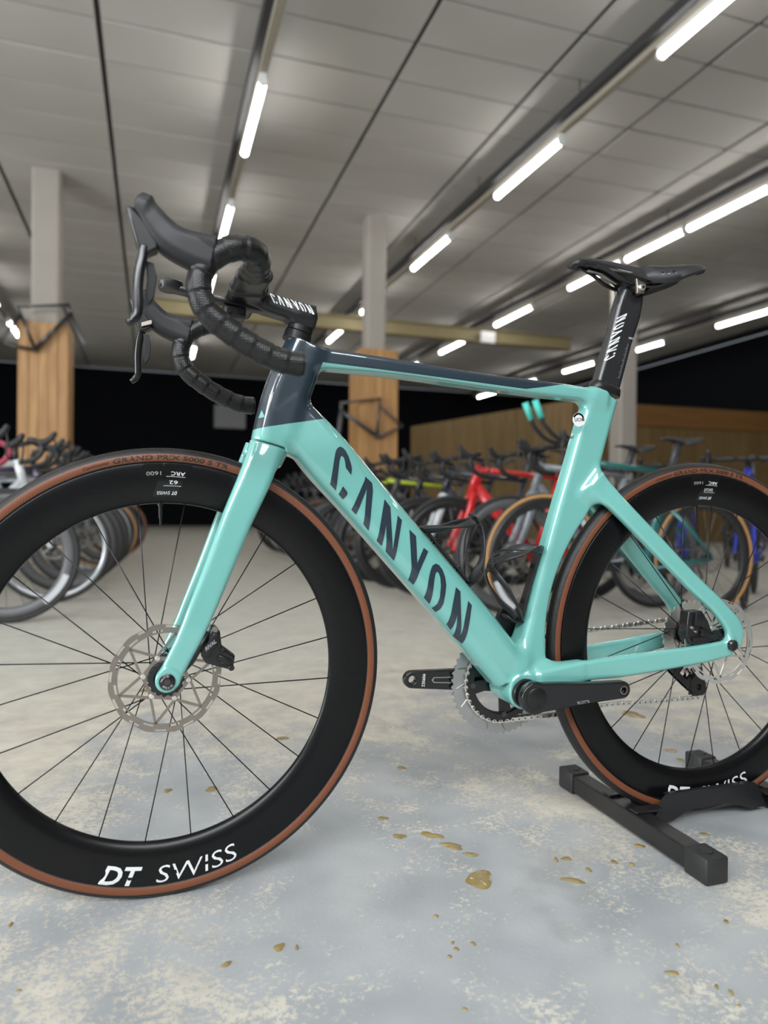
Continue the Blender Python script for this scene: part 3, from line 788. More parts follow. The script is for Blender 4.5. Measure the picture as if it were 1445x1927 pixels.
_U = Vector((0.67, -0.742)).normalized(); _V = Vector((0.742, 0.67)).normalized()
_st = [[(Vector(q).dot(_U), Vector(q).dot(_V)) for q in lp] for lp in LETTERS]
_s0 = min(a for l in _st for a, b in l); _s1 = max(a for l in _st for a, b in l); _t0 = min(b for l in _st for a, b in l); _t1 = max(b for l in _st for a, b in l)
def wordmark(org, du, dv, length, height, slant=0.0):
    v = []; f = []
    for l in _st:
        n = len(v); f.append(tuple(range(n, n + len(l))))
        for a, b in l:
            tt = (b - _t0) / (_t1 - _t0); ss = (a - _s0) / (_s1 - _s0) + slant * tt
            v.append((org[0] + du[0] * ss * length + dv[0] * tt * height, org[1] + du[1] * ss * length + dv[1] * tt * height))
    return v, f
def flat_text(s, size, org, du, dv, shear=0, bold=0, spacing=1.0, fit=None):
    """text in the x-z plane: org + u*du + v*dv"""
    v, f, w = text_geo(s, size, shear, bold, spacing)
    k = (fit / w) if fit else 1
    return [(org[0] + a * k * du[0] + b * dv[0], org[1] + a * k * du[1] + b * dv[1]) for a, b in v], f
# head badge, union sticker and marks on the seat tube
link('head_badge', decal_on(BV_FRAME, [(0.1352, 0.7280), (0.1400, 0.7405), (0.1440, 0.7295)], [(0, 1, 2)], maxlen=0.003), M_TEAL, FRAME)
sc_, sz_ = 0.7005, 0.7515
link('sticker', decal_on(BV_FRAME, circ(sc_, sz_, 0.0125, 28), [tuple(range(28))], 0.0004, 0.004), M_TXT, FRAME)['label'] = 'round white sticker'
arc = [(sc_ + r_ * math.cos(a), sz_ + r_ * math.sin(a)) for r_, rg in ((0.0120, range(0, 13)), (0.0085, range(12, -1, -1))) for a in [math.radians(20 + 140 * i / 12) for i in rg]]
link('sticker_arc', decal_on(BV_FRAME, arc, [tuple(range(len(arc)))], 0.0006, 0.004), M_TAG, FRAME)
tv, tf = flat_text('UCI', 0.0085, (sc_ - 0.0085, sz_ - 0.0035), (1, 0.05), (0, 1), bold=0.02)
link('sticker_text', decal_on(BV_FRAME, tv, tf, 0.0006, 0.004), M_NAVY, FRAME)
for i, c in enumerate(((0.01, 0.03, 0.2), (0.5, 0.02, 0.02), (0.01, 0.01, 0.01), (0.7, 0.55, 0.02))):
    link('sticker_stripe', decal_on(BV_FRAME, [(sc_ + 0.006, sz_ + 0.003 - 0.0015 * i), (sc_ + 0.0118, sz_ + 0.003 - 0.0015 * i), (sc_ + 0.0118, sz_ + 0.0017 - 0.0015 * i), (sc_ + 0.006, sz_ + 0.0017 - 0.0015 * i)], [(0, 1, 2, 3)], 0.0006, 0.004), mat('stripe ink', c, 0.4), FRAME)
tv, tf = flat_text('R081', 0.0075, (0.6765, 0.7165), (1, 0.05), (0, 1), bold=0.015)
link('size_mark', decal_on(BV_FRAME, tv, tf, 0.0004, 0.004), M_TAG, FRAME)

# ---- fork
ff = Field((-0.03, -0.072, 0.31), (0.20, 0.072, 0.705), 0.0022)
ff.tube([(0.160, 0, 0.688, 0.0265, 0.029, 0.024), (0.146, 0, 0.660, 0.0265, 0.034, 0.024)], k=0)
for s in (-1, 1):
    ff.tube([(0.1465, s * 0.024, 0.686, 0.0260, 0.012, 0.010), (0.131, s * 0.0335, 0.642, 0.0255, 0.0120, 0.0105), (0.101, s * 0.0420, 0.573, 0.0235, 0.0115, 0.010), (0.0705, s * 0.0475, 0.494, 0.0212, 0.0108, 0.0095), (0.0475, s * 0.0512, 0.4365, 0.0196, 0.0100, 0.007), (0.0325, s * 0.0535, 0.4000, 0.0182, 0.0092, 0.007), (0.0175, s * 0.0545, 0.3700, 0.0170, 0.0082, 0.007), (0.0025, s * 0.0550, 0.3400, 0.0165, 0.0070, 0.006)], k=0.012)
    ff.cyl_y(0.001, FZ, 0.0168, s * 0.055 - 0.0068, s * 0.055 + 0.0068, k=0.006)
ff.cyl_y(0, FZ, 0.3535, -0.025, 0.025, cut=True, kc=0.008)
ff.half((0.146, 0, 0.6880), (0.2516, 0, 0.9678))
FORK_ME = ff.mesh('fork'); del ff
FORK = link('fork', FORK_ME, M_TEAL, BIKE, mw=STEER)
MB().lathe([(0.0, -0.0660), (0.0098, -0.0660), (0.0115, -0.0650), (0.0118, -0.0600), (0.0118, 0.06), (0.0, 0.06)], 28, (0.0008, 0, FZ)).build('thru_axle', M_BLK, FORK, 40)
MB().lathe([(0.0, -0.0663), (0.0034, -0.0663), (0.0034, -0.0668), (0.0048, -0.0668), (0.0048, -0.0663)], 6, (0.0008, 0, FZ)).build('hex_socket', M_DKSTEEL, FORK)
tvs = MB()
for txt, th0, rr, sz in (('M12 x 1.0', 225, 0.0094, 0.0042), ('12-15 Nm', 75, 0.0094, 0.0042)):
    v, f, w = text_geo(txt, sz)
    tvs.add([(0.0008 + (rr - b) * math.cos(math.radians(th0) + a / rr), -0.0663, FZ + (rr - b) * math.sin(math.radians(th0) + a / rr)) for a, b in v], f)
tvs.build('axle_lettering', M_TXT, FORK)

# ---- wheels
RIM_PROF = [(0.3165, 0.0128), (0.3160, 0.0138), (0.3100, 0.0146), (0.2980, 0.0148), (0.2860, 0.0140), (0.2740, 0.0122), (0.2660, 0.0098), (0.2600, 0.0068), (0.2563, 0.0036), (0.2552, 0.0)]
def rim_y(r):
    for (r1, y1), (r2, y2) in zip(RIM_PROF, RIM_PROF[1:]):
        if r <= r1 and r >= r2: return y1 + (y2 - y1) * (r1 - r) / max(1e-6, r1 - r2)
    return 0.0128
TYRE_C, TYRE_R = 0.3247, 0.0143
def tyre_y(r): return math.sqrt(max(0, TYRE_R ** 2 - (r - TYRE_C) ** 2))
def smooth_prof(pr, n=3):
    P = catmull([(a, b, 0) for a, b in pr], n); return [(p.x, p.y) for p in P]
half = smooth_prof(RIM_PROF[1:], 3)
prof = [(0.3100, 0.009), (0.3165, 0.0128)] + half + [(r, -y) for r, y in reversed(half[:-1])] + [(0.3165, -0.0128), (0.3100, -0.009)]
RIM_ME = MB().lathe(prof, 160, close=True).mesh('rim')
tp = []
for i in range(33):
    a = math.radians(-142 + 284 * i / 32); tp.append((TYRE_C + TYRE_R * math.cos(a), TYRE_R * math.sin(a)))
def tyre_mi(q):
    if q >= len(tp) - 1: return 0
    r = (tp[q][0] + tp[q + 1][0]) / 2
    return 1 if 0.3188 < r < 0.3300 else 0
TYRE_ME = MB().lathe(tp, 180, mif=tyre_mi, close=True).mesh('tyre')
for me in (RIM_ME, TYRE_ME):
    bm = bmesh.new(); bm.from_mesh(me); bmesh.ops.recalc_face_normals(bm, faces=bm.faces); bm.to_mesh(me); bm.free(); me.shade_smooth()
RIM_ME.materials.append(M_RIM); TYRE_ME.materials.append(M_TREAD); TYRE_ME.materials.append(M_TAN)

def rim_text(mb, s, size, r0, th0, th1=None, shear=0, bold=0, flip=True, surf=rim_y, lift=0.0006, side=-1, inward=True):
    """flip/inward: top of the letters towards the hub; otherwise towards the tread. th0 = start angle"""
    v, f, w = text_geo(s, size, shear, bold)
    k = 1.0
    if th1 is not None: k = abs(math.radians(th1 - th0)) * r0 / w
    pts = []
    for a, b in v:
        if inward: th = math.radians(th0) + a * k / r0; r = r0 - b
        else: th = math.radians(th0) - a * k / r0; r = r0 + b
        pts.append((r * math.cos(th), side * (surf(r) + lift), r * math.sin(th)))
    mb.add(pts, f)
def rim_patch(mb, r0, r1, t0, t1, lift=0.0004, n=10, skew=0.0):
    rs = [r0 + (r1 - r0) * i / 5 for i in range(6)]; vs = []; fs = []
    for i, r in enumerate(rs):
        for j in range(n + 1):
            th = math.radians(t0 + (t1 - t0) * j / n + skew * i / 5); vs.append((r * math.cos(th), -(rim_y(r) + lift), r * math.sin(th)))
    for i in range(5):
        for j in range(n): q = i * (n + 1) + j; fs.append((q, q + 1, q + n + 2, q + n + 1))
    mb.add(vs, fs)

def rotor_mesh():
    R = 0.080; outer = []; n = 120
    for i in range(n):
        a = 2 * math.pi * i / n; outer.append((( R - 0.0009 + 0.0009 * math.cos(12 * a)) * math.cos(a), (R - 0.0009 + 0.0009 * math.cos(12 * a)) * math.sin(a)))
    loops = [outer, circ(0, 0, 0.0665, 96)]
    for k in range(24):                                           # slots in the braking ring
        a0 = 2 * math.pi * k / 24; rr = 0.0762 if k % 2 else 0.0703; da = 0.10
        lp = []
        for s_, rad in ((1, rr + 0.0016), (-1, rr - 0.0016)):
            for i in range(5):
                a = a0 + s_ * (-da + 2 * da * i / 4); lp.append((rad * math.cos(a), rad * math.sin(a)))
        loops.append(lp)
    ring = plate_mesh('rotor', loops, 0.0018)
    mb = MB(); mb.add([tuple(v.co) for v in ring.vertices], [tuple(p.vertices) for p in ring.polygons]); bpy.data.meshes.remove(ring)
    hexo = [(0.0355 * math.cos(math.radians(60 * k + 12)), 0.0355 * math.sin(math.radians(60 * k + 12))) for k in range(6)]
    hx = plate_mesh('hex', [hexo, circ(0, 0, 0.0262, 48)], 0.0020)
    mb.add([tuple(v.co) for v in hx.vertices], [tuple(p.vertices) for p in hx.polygons]); bpy.data.meshes.remove(hx)
    for k in range(6):
        for sgn in (1, -1):
            a0 = math.radians(60 * k + 12); a1 = a0 + sgn * math.radians(26 if sgn > 0 else 34)
            p0 = (0.0345 * math.cos(a0), 0, 0.0345 * math.sin(a0)); p1 = (0.0672 * math.cos(a1), 0, 0.0672 * math.sin(a1))
            q = Vector(p1) - Vector(p0); mb.box((Vector(p0) + Vector(p1)) / 2, (q.length, 0.0018, 0.0038), Matrix.Rotation(-math.atan2(q.z, q.x), 3, 'Y'))
    return mb.mesh('rotor')
ROTOR_ME = rotor_mesh(); ROTOR_ME.materials.append(M_STEEL)
ROTOR_ME2 = ROTOR_ME.copy(); ROTOR_ME2.materials.clear(); ROTOR_ME2.materials.append(M_SILVER)

def wheel(name, hub, mw, roty, rear):
    W = link(name, RIM_ME, M_RIM, BIKE, mw=mw @ Matrix.Translation(hub))
    link('tyre', TYRE_ME, None, W)
    hl = 0.050 if not rear else 0.066
    pf = [(0.0, -hl), (0.0125, -hl), (0.0125, -hl + 0.006), (0.0215, -hl + 0.010), (0.0225, -0.034), (0.0245, -0.031), (0.0245, -0.026), (0.0150, -0.020), (0.0125, 0.0), (0.0145, 0.016), (0.0225, 0.022), (0.0225, 0.028), (0.0130, 0.034), (0.0125, hl), (0.0, hl)]
    MB().lathe(pf, 40).build('hub', M_SATIN, W, 35)
    yr = -0.0415 if not rear else -0.0525
    rt = link('brake_rotor', ROTOR_ME2 if rear else ROTOR_ME, None, W); rt.location = (0, yr, 0); rt.rotation_euler = (0, roty, 0)
    teeth = []
    for i in range(64):
        a = 2 * math.pi * i / 64; r = 0.0262 if (i // 2) % 2 else 0.0242
        teeth.append((r * math.cos(a), r * math.sin(a)))
    lr = link('rotor_lockring', plate_mesh('lockring', [teeth, circ(0, 0, 0.0172, 32)], 0.0050, 0.0006), M_BLK, rt, 30); lr.location = (0, -0.0030, 0)
    for k in range(6):
        a = math.radians(60 * k + 12)
        MB().lathe([(0, -0.0022), (0.0034, -0.0022), (0.0042, -0.0012), (0.0042, 0.001), (0, 0.001)], 14, (0.0318 * math.cos(a), 0, 0.0318 * math.sin(a))).build('rivet', M_SILVER, rt, 40)
    # 24 spokes, crossed, every one a piece of its own
    for k in range(24):
        th = math.radians(-96.0 + 15 * k); side = -1 if k % 2 == 0 else 1
        tang = 1 if (k // 2) % 2 == 0 else -1
        ha = th + tang * math.radians(62)
        rf = 0.0225; hy = (-0.0285 if side < 0 else 0.025)
        p0 = Vector((rf * math.cos(ha), hy, rf * math.sin(ha))); p1 = Vector((0.2560 * math.cos(th), side * 0.0006, 0.2560 * math.sin(th)))
        MB().tube([p0, p1], 0.00095, 6).build('spoke', M_SPOKE, W, True)
    th = math.radians(92.0 if not rear else 92.6)
    er = Vector((math.cos(th), 0, math.sin(th)))
    MB().tube([er * 0.2565, er * 0.2520], 0.0042, 12).tube([er * 0.2520, er * 0.2330], 0.0028, 10).tube([er * 0.2330, er * 0.2230], 0.0019, 8).build('valve', M_BLK, W, 50)
    # print on the rim and the tyre
    t1 = MB()
    rim_text(t1, 'DT', 0.0375, 0.3135, -107.0, -96.0, 0.22, 0.028)
    rim_text(t1, 'SWISS', 0.0365, 0.3125, -92.0, -69.0, 0.16, -0.006)
    t1.build('rim_lettering', M_TXT, W)['label'] = 'white DT SWISS lettering'
    p = MB(); rim_patch(p, 0.3150, 0.2660, 83.2, 90.4, 0.0004, skew=4.0); rim_patch(p, 0.3150, 0.2930, 91.0, 96.0, 0.0004, skew=1.8)
    p.build('rim_label', M_TAG, W, True)
    t2 = MB()
    rim_text(t2, 'DT', 0.0070, 0.2735, 86.9, 88.6, 0.22, 0.028, lift=0.0007); rim_text(t2, 'SWISS', 0.0070, 0.2735, 89.0, 93.0, 0.16, lift=0.0007)
    rim_text(t2, 'ARC', 0.0080, 0.3030, 85.0, 88.9, 0.0, lift=0.0007); rim_text(t2, '62' if not rear else 'DICUT', 0.0076, 0.2895, 86.9, 89.3 if not rear else 91.0, 0.0, lift=0.0007)
    for r_, a0, a1 in ((0.2960, 84.8, 90.2), (0.2820, 85.8, 91.0)): rim_patch(t2, r_, r_ - 0.0005, a0, a1, 0.0007)
    t2.build('label_lettering', M_TXT, W)
    t3 = MB(); rim_text(t3, '1600', 0.0080, 0.3030, 91.6, 95.6, 0.0, lift=0.0007); t3.build('label_lettering', M_GTXT, W)
    t4 = MB()
    rim_text(t4, 'Continental', 0.0062, 0.3218, 111.0, 104.5, 0.2, 0.01, inward=False, surf=tyre_y, lift=0.0003)
    rim_text(t4, 'GRAND PRIX 5000 S TR', 0.0098, 0.3206, 103.5, 74.0, 0.12, 0.02, inward=False, surf=tyre_y, lift=0.0003)
    t4.build('tyre_lettering', M_TREAD, W)
    return W
FW = wheel('front_wheel', (0, 0, FZ), STEER, 0.35, False)
RW = wheel('rear_wheel', (WB, 0, RZ), Matrix.Identity(4), 0.1, True)
# ---- cockpit: one-piece stem and wing bar
hf = Field((0.06, -0.125, 0.855), (0.25, 0.125, 0.95), 0.0020)
hf.tube([(0.224, 0, 0.8965, 0.0165, 0.0205, 0.012), (0.190, 0, 0.9015, 0.0155, 0.0210, 0.010), (0.150, 0, 0.9095, 0.0150, 0.0220, 0.010), (0.118, 0, 0.9160, 0.0120, 0.0260, 0.010)], k=0)
hf.tube([(0.2085, 0, 0.900, 0.0225, 0.0205, 0.016), (0.2030, 0, 0.8785, 0.0210, 0.0190, 0.016)], k=0.012)
# wing: chord along x, swept along y -> short slabs
def wing_slab(y0, y1, x0a, x1a, za, ta):
    sl, X, Y, Z = hf.sub((x0a - 0.03, y0 - 0.02, za - 0.05), (x1a + 0.03, y1 + 0.02, za + 0.05))
    cx = (x0a + x1a) / 2; hw = (x1a - x0a) / 2; r = ta * 0.95
    q1 = np.abs(X - cx) - (hw - r); q2 = np.abs(Z - za - (X - cx) * 0.06) - (ta - r)
    d = np.hypot(np.maximum(q1, 0), np.maximum(q2, 0)) + np.minimum(np.maximum(q1, q2), 0) - r
    d = np.maximum(d, np.maximum(y0 - Y, Y - y1))
    hf.D[sl] = hf.smin(hf.D[sl], d.astype(np.float32), 0.010)
wing_slab(-0.108, 0.108, 0.087, 0.140, 0.9195, 0.0105)
wing_slab(-0.045, 0.045, 0.087, 0.143, 0.9185, 0.0125)
COCK_ME = hf.mesh('handlebar'); del hf
COCK = link('handlebar', COCK_ME, M_SATIN, BIKE, mw=STEER)
COCK['label'] = 'one-piece black stem and wing handlebar'
BV_COCK = bvh_of(COCK_ME)
tv, tf = wordmark((0.1500, 0.9065), (0.985, -0.165), (0.0, 1.0), 0.072, 0.0165, 0.0)
link('stem_lettering', decal_on(BV_COCK, tv, tf, 0.0005, 0.005, yfall=-0.02), M_TXT, COCK)
# spacers under the stem
sp0 = Vector((0.2030, 0, 0.8790)); ax = AXS
for i, (a, b, rx, ry) in enumerate(((0.0, 0.0105, 0.0212, 0.0192), (0.0108, 0.0260, 0.0222, 0.0205))):
    MB().tube([sp0 - ax * a, sp0 - ax * (a + 0.001), sp0 - ax * (b - 0.001), sp0 - ax * b], [ry - 0.0012, ry, ry, ry - 0.0012], 40, r2=[rx - 0.0012, rx, rx, rx - 0.0012], e=2.3).build('headset_spacer', M_SATIN, BIKE, 50, mw=STEER)
# out-front computer mount under the bar
mt = [(0.152, 0.8985), (0.120, 0.9010), (0.060, 0.9100), (0.030, 0.9150), (-0.012, 0.9215)]
mo = MB().tube([(x, 0, z) for x, z in mt], [0.010, 0.012, 0.013, 0.014, 0.013], 14, r2=[0.0035, 0.0045, 0.0045, 0.0045, 0.0045], e=4).build('computer_mount', M_SATIN, BIKE, 50, mw=STEER)
MB().lathe([(0, -0.007), (0.017, -0.007), (0.0185, -0.004), (0.0185, 0.005), (0.0155, 0.007), (0.0, 0.006)], 32, (0.004, 0, 0.9225), axis='z').build('mount_disc', M_SATIN, mo, 50)
MB().box((0.098, 0, 0.8890), (0.034, 0.036, 0.018)).build('mount_block', M_SATIN, mo, bevel=0.004)
for s in (-1, 1):
    MB().lathe([(0, -0.0205), (0.0035, -0.0205), (0.0035, -0.017), (0, -0.017)], 12, (0.098 + s * 0.009, 0, 0.889)).build('mount_bolt', M_BLK, mo)

# bar tape, hoods and levers: modelled for one side, mirrored to the other
BY = 0.2085
barp = catmull([(0.1120, -0.098, 0.9200), (0.1115, -0.140, 0.9200), (0.1085, -0.172, 0.9200), (0.0970, -0.1985, 0.9205), (0.0780, -BY + 0.001, 0.9195), (0.0575, -BY, 0.9115), (0.0385, -BY, 0.8960), (0.0300, -BY, 0.8760), (0.0305, -BY, 0.8555), (0.0415, -BY, 0.8330), (0.0681, -BY, 0.8120), (0.0994, -BY, 0.7940), (0.1314, -BY, 0.7810), (0.1600, -BY, 0.7775)], 14)
def tape_mesh():
    acc = 0; rs = []; r2 = []
    for i, p in enumerate(barp):
        if i: acc += (p - barp[i - 1]).length
        saw = (acc / 0.0235) % 1.0
        r = 0.0154 + 0.0013 * saw
        flat = max(0.0, min(1.0, (-0.115 - p.y) / 0.06)) if p.y > -0.18 else 1.0
        rs.append(r); r2.append(r)
    mb = MB()
    P = barp; m = len(P); rings = []
    side = Vector((0, 0, 1)); prev = None
    for i in range(m):
        t = (P[min(i + 1, m - 1)] - P[max(i - 1, 0)]).normalized()
        a = (side - t * side.dot(t)) if prev is None else (prev - t * prev.dot(t))
        a.normalize(); prev = a; b = t.cross(a)
        w = min(1.0, max(0.0, (abs(P[i].y) - 0.10) / 0.06))
        ra = rs[i] * (0.80 + 0.20 * w); rb = rs[i] * (1.45 - 0.45 * w)
        rings.append([P[i] + a * ra * math.cos(q) + b * rb * math.sin(q) for q in [2 * math.pi * k / 28 for k in range(28)]])
    mb.loft(rings)
    # plug
    return mb.mesh('bar_tape')
def mirror_mesh(me, name):
    m2 = me.copy(); m2.name = name
    m2.transform(Matrix.Scale(-1, 4, (0, 1, 0))); m2.flip_normals(); return m2
def pair(name, me, m, smooth=True, par=None, fixn=True):
    if fixn:
        bm = bmesh.new(); bm.from_mesh(me); bmesh.ops.recalc_face_normals(bm, faces=bm.faces); bm.to_mesh(me); bm.free()
    m2 = mirror_mesh(me, name)
    out = []
    for q, x in enumerate((me, m2)):
        out.append(link(name, x, m, par[q] if par else BIKE, smooth, None if par else STEER))
    return out
tapes = pair('bar_tape', tape_mesh(), M_TAPE)
pair('bar_end_plug', MB().tube([(0.1598, -BY, 0.7775), (0.1625, -BY, 0.7775), (0.1634, -BY, 0.7775)], [0.0145, 0.0145, 0.011], 24).mesh('plug'), M_SATIN, 40, par=tapes)
def hood_field():
    h = Field((-0.075, -0.245, 0.865), (0.08, -0.175, 0.99), 0.0016)
    y = -BY
    h.tube([(0.0450, y, 0.9030, 0.0265, 0.0185, 0.0165), (0.0200, y, 0.9080, 0.0235, 0.0175, 0.015), (-0.0030, y + 0.001, 0.9165, 0.0205, 0.0170, 0.014), (-0.0200, y + 0.003, 0.9325, 0.0180, 0.0160, 0.013), (-0.0340, y + 0.005, 0.9490, 0.0150, 0.0150, 0.012), (-0.0435, y + 0.007, 0.9560, 0.0115, 0.0135, 0.010)], k=0, kin=0.0, sub=8)
    h.tube([(-0.0300, y + 0.004, 0.9560, 0.0110, 0.0140, 0.010), (-0.0385, y + 0.006, 0.9595, 0.0110, 0.0130, 0.010)], k=0.012)
    return h.mesh('brake_hood')
hoods = pair('brake_hood', hood_field(), M_RUBBER, None, fixn=False)
hp = plate_mesh('lever_head', [[(-0.0570, 0.9500), (-0.0500, 0.9490), (-0.0390, 0.9385), (-0.0200, 0.9120), (-0.0195, 0.9030), (-0.0300, 0.8965), (-0.0400, 0.8950), (-0.0455, 0.9100), (-0.0510, 0.9300)]], 0.024, 0.003, 2)
hp.transform(Matrix.Translation((0, -BY + 0.004, 0)))
pair('lever_pivot', hp, M_SATIN, 35, par=hoods)
lv = catmull([(-0.0350, -BY, 0.9050), (-0.0375, -BY - 0.001, 0.8930), (-0.0405, -BY - 0.003, 0.8770), (-0.0425, -BY - 0.005, 0.8550), (-0.0420, -BY - 0.007, 0.8330), (-0.0430, -BY - 0.008, 0.8215), (-0.0490, -BY - 0.009, 0.8130), (-0.0535, -BY - 0.010, 0.8100)], 5)
k = len(lv)
pair('brake_lever', MB().tube(lv, [0.0085 - 0.0025 * i / k for i in range(k)], 14, r2=[0.0065 - 0.0012 * i / k if i < k - 6 else 0.0045 for i in range(k)], e=3).mesh('lever'), M_BLK, True, par=hoods)
lb = plate_mesh('shift', [[(-0.034, 0.892), (-0.024, 0.890), (-0.0205, 0.872), (-0.0235, 0.848), (-0.030, 0.838), (-0.034, 0.850), (-0.032, 0.870)]], 0.005, 0.0012)
lb.transform(Matrix.Translation((0, -BY + 0.011, 0)))
pair('shift_paddle', lb, M_SATIN, 35, par=hoods)
pl = plate_mesh('hood_plate', [[(-0.037, 0.902), (-0.020, 0.908), (-0.0195, 0.9135), (-0.022, 0.9150), (-0.037, 0.9090)]], 0.0015, 0.0005)
pl.transform(Matrix.Translation((0, -BY + 0.0195, 0)))
pair('hood_badge', pl, M_STEEL, 35, par=hoods)

# ---- seat post, clamp and saddle
pf_ = Field((0.72, -0.03, 0.80), (0.90, 0.03, 1.03), 0.0016)
pf_.tube([(0.7755, 0, 0.815, 0.0265, 0.0132, 0.0095), (0.8025, 0, 0.905, 0.0262, 0.0130, 0.0095), (0.8265, 0, 0.985, 0.0268, 0.0130, 0.0095), (0.8310, 0, 1.003, 0.0235, 0.0125, 0.009)], k=0)
pf_.cyl_y(0.8370, 1.003, 0.0135, -0.03, 0.03, cut=True, kc=0.003)
POST_ME = pf_.mesh('seatpost'); del pf_
POST = link('seatpost', POST_ME, M_POST, BIKE)
BV_POST = bvh_of(POST_ME)
pu = Vector((0.2870, 0, 0.9579))
tv, tf = wordmark((0.7865, 0.8660), (0.287, 0.958), (-0.958, 0.287), 0.094, 0.0195, -0.08)
link('post_lettering', decal_on(BV_POST, tv, tf, 0.0004, 0.005, yfall=-0.013), M_TXT, POST)
sm = MB(); lv_ = []; lf_ = []
for i in range(30):
    z = 0.835 + i * 0.0022; x = 0.7985 + (z - 0.835) * 0.30; wd = 0.003 if i % 5 else 0.0055
    n = len(lv_); lv_ += [(x - wd, z), (x, z + 0.0004), (x, z + 0.0009), (x - wd, z + 0.0005)]; lf_.append((n, n + 1, n + 2, n + 3))
link('height_scale', decal_on(BV_POST, lv_, lf_, 0.0004, 0.01, yfall=-0.013), M_GTXT, POST)
tv, tf = flat_text('MAX', 0.0055, (0.8175, 0.9085), (1, 0), (0, 1)); link('height_mark', decal_on(BV_POST, tv, tf, 0.0004, 0.01, yfall=-0.013), M_TXT, POST)
pc = Vector((0.7735, 0, 0.8075))
MB().tube([pc, pc + pu * 0.004, pc + pu * 0.014, pc + pu * 0.0165], [0.0165, 0.0168, 0.0160, 0.0140], 40, r2=[0.0315, 0.0315, 0.0300, 0.0275], e=3).build('seatpost_collar', M_SATIN, BIKE, 45)
cl = MB().tube([(0.8305, -0.031, 1.0030), (0.8305, 0.031, 1.0030)], 0.0105, 16, side=(1, 0, 0)).build('saddle_clamp', M_BLK, BIKE, 40)
for s in (-1, 1):
    m_ = plate_mesh('clamp_plate', [[(0.8175, 1.0150), (0.8235, 1.0120), (0.8330, 1.0105), (0.8400, 1.0115), (0.8385, 0.9990), (0.8350, 0.9900), (0.8200, 0.9880), (0.8195, 1.0000)]], 0.007, 0.0012)
    o = link('clamp_plate', m_, M_STEEL, cl, 35); o.location = (0, s * 0.0305, 0)
    MB().lathe([(0, -0.004), (0.0052, -0.004), (0.0060, -0.003), (0.0060, 0.003), (0.0, 0.003)], 18, (0.8285, s * 0.0350, 0.9990)).build('clamp_bolt', M_SILVER, cl, 40)
    MB().lathe([(0, -0.0006), (0.0026, -0.0006), (0.0026, 0.0006), (0, 0.0006)], 6, (0.8285, s * 0.0392, 0.9990)).build('bolt_socket', M_BLK, cl)

def saddle_mesh():
    st = [(0.6990, 0.006, 1.0420, 0.003, 0.010), (0.7020, 0.0135, 1.0455, 0.0055, 0.011), (0.7130, 0.0190, 1.0490, 0.0085, 0.011), (0.7400, 0.0205, 1.0515, 0.0115, 0.011), (0.7750, 0.0235, 1.0510, 0.0150, 0.011), (0.8050, 0.0300, 1.0490, 0.0195, 0.011), (0.8300, 0.0410, 1.0475, 0.0280, 0.011), (0.8550, 0.0540, 1.0470, 0.0370, 0.011), (0.8800, 0.0630, 1.0478, 0.0355, 0.011), (0.9050, 0.0685, 1.0500, 0.0285, 0.010), (0.9300, 0.0690, 1.0520, 0.0215, 0.009), (0.9470, 0.0620, 1.0525, 0.0165, 0.008), (0.9560, 0.0480, 1.0510, 0.0120, 0.007), (0.9590, 0.0300, 1.0495, 0.0090, 0.006)]
    P = [catmull([(a[0], a[i], 0) for a in st], 4) for i in (1, 2, 3, 4)]
    rings = []; n = 14
    for q in range(len(P[0])):
        x = P[0][q].x; w, zt, dr, th = P[0][q].y, P[1][q].y, P[2][q].y, P[3][q].y
        top = []; bot = []
        for i in range(n + 1):
            u = -1 + 2 * i / n; au = abs(u)
            y = w * math.sin(u * math.pi / 2) if w > 0.045 else w * u
            z = zt - dr * au ** 2.6 - 0.0015 * (1 - au) ** 2
            top.append((x, y, z))
            bot.append((x, y * 0.94, z - th * (1 - 0.55 * au ** 3)))
        rings.append(top + bot[::-1])
    return MB().loft(rings).mesh('saddle')
sd_me = saddle_mesh()
bm = bmesh.new(); bm.from_mesh(sd_me); bmesh.ops.recalc_face_normals(bm, faces=bm.faces); bm.to_mesh(sd_me); bm.free()
SADDLE = link('saddle', sd_me, mat('matt black saddle skin', (0.012, 0.012, 0.0135), 0.45, var=0.1, scale=80, bump=0.05, bscale=500), BIKE, 50)
BV_SAD = bvh_of(sd_me)
tv, tf = flat_text('SLR', 0.0085, (0.8560, 1.0195), (1, 0.12), (0.15, 1), 0, 0.01, 1.5, fit=0.026)
link('saddle_lettering', decal_on(BV_SAD, tv, tf, 0.0006, 0.004, yfall=-0.06), M_TAG, SADDLE)
for s in (-1, 1):
    pr = catmull([(0.7250, s * 0.010, 1.0370), (0.7440, s * 0.016, 1.0350), (0.7660, s * 0.020, 1.0280), (0.7880, s * 0.022, 1.0165), (0.8150, s * 0.022, 1.0095), (0.8500, s * 0.023, 1.0080), (0.8760, s * 0.028, 1.0120), (0.8960, s * 0.034, 1.0260), (0.9050, s * 0.036, 1.0340)], 5)
    MB().tube(pr, 0.0036, 10).build('saddle_rail', M_BLK, SADDLE, True)
    MB().tube([(0.742, s * 0.012, 1.0350), (0.775, s * 0.0165, 1.0330), (0.820, s * 0.030, 1.0240)], [0.005, 0.005, 0.004], 8, r2=0.002).build('shell_rib', M_RING, SADDLE)

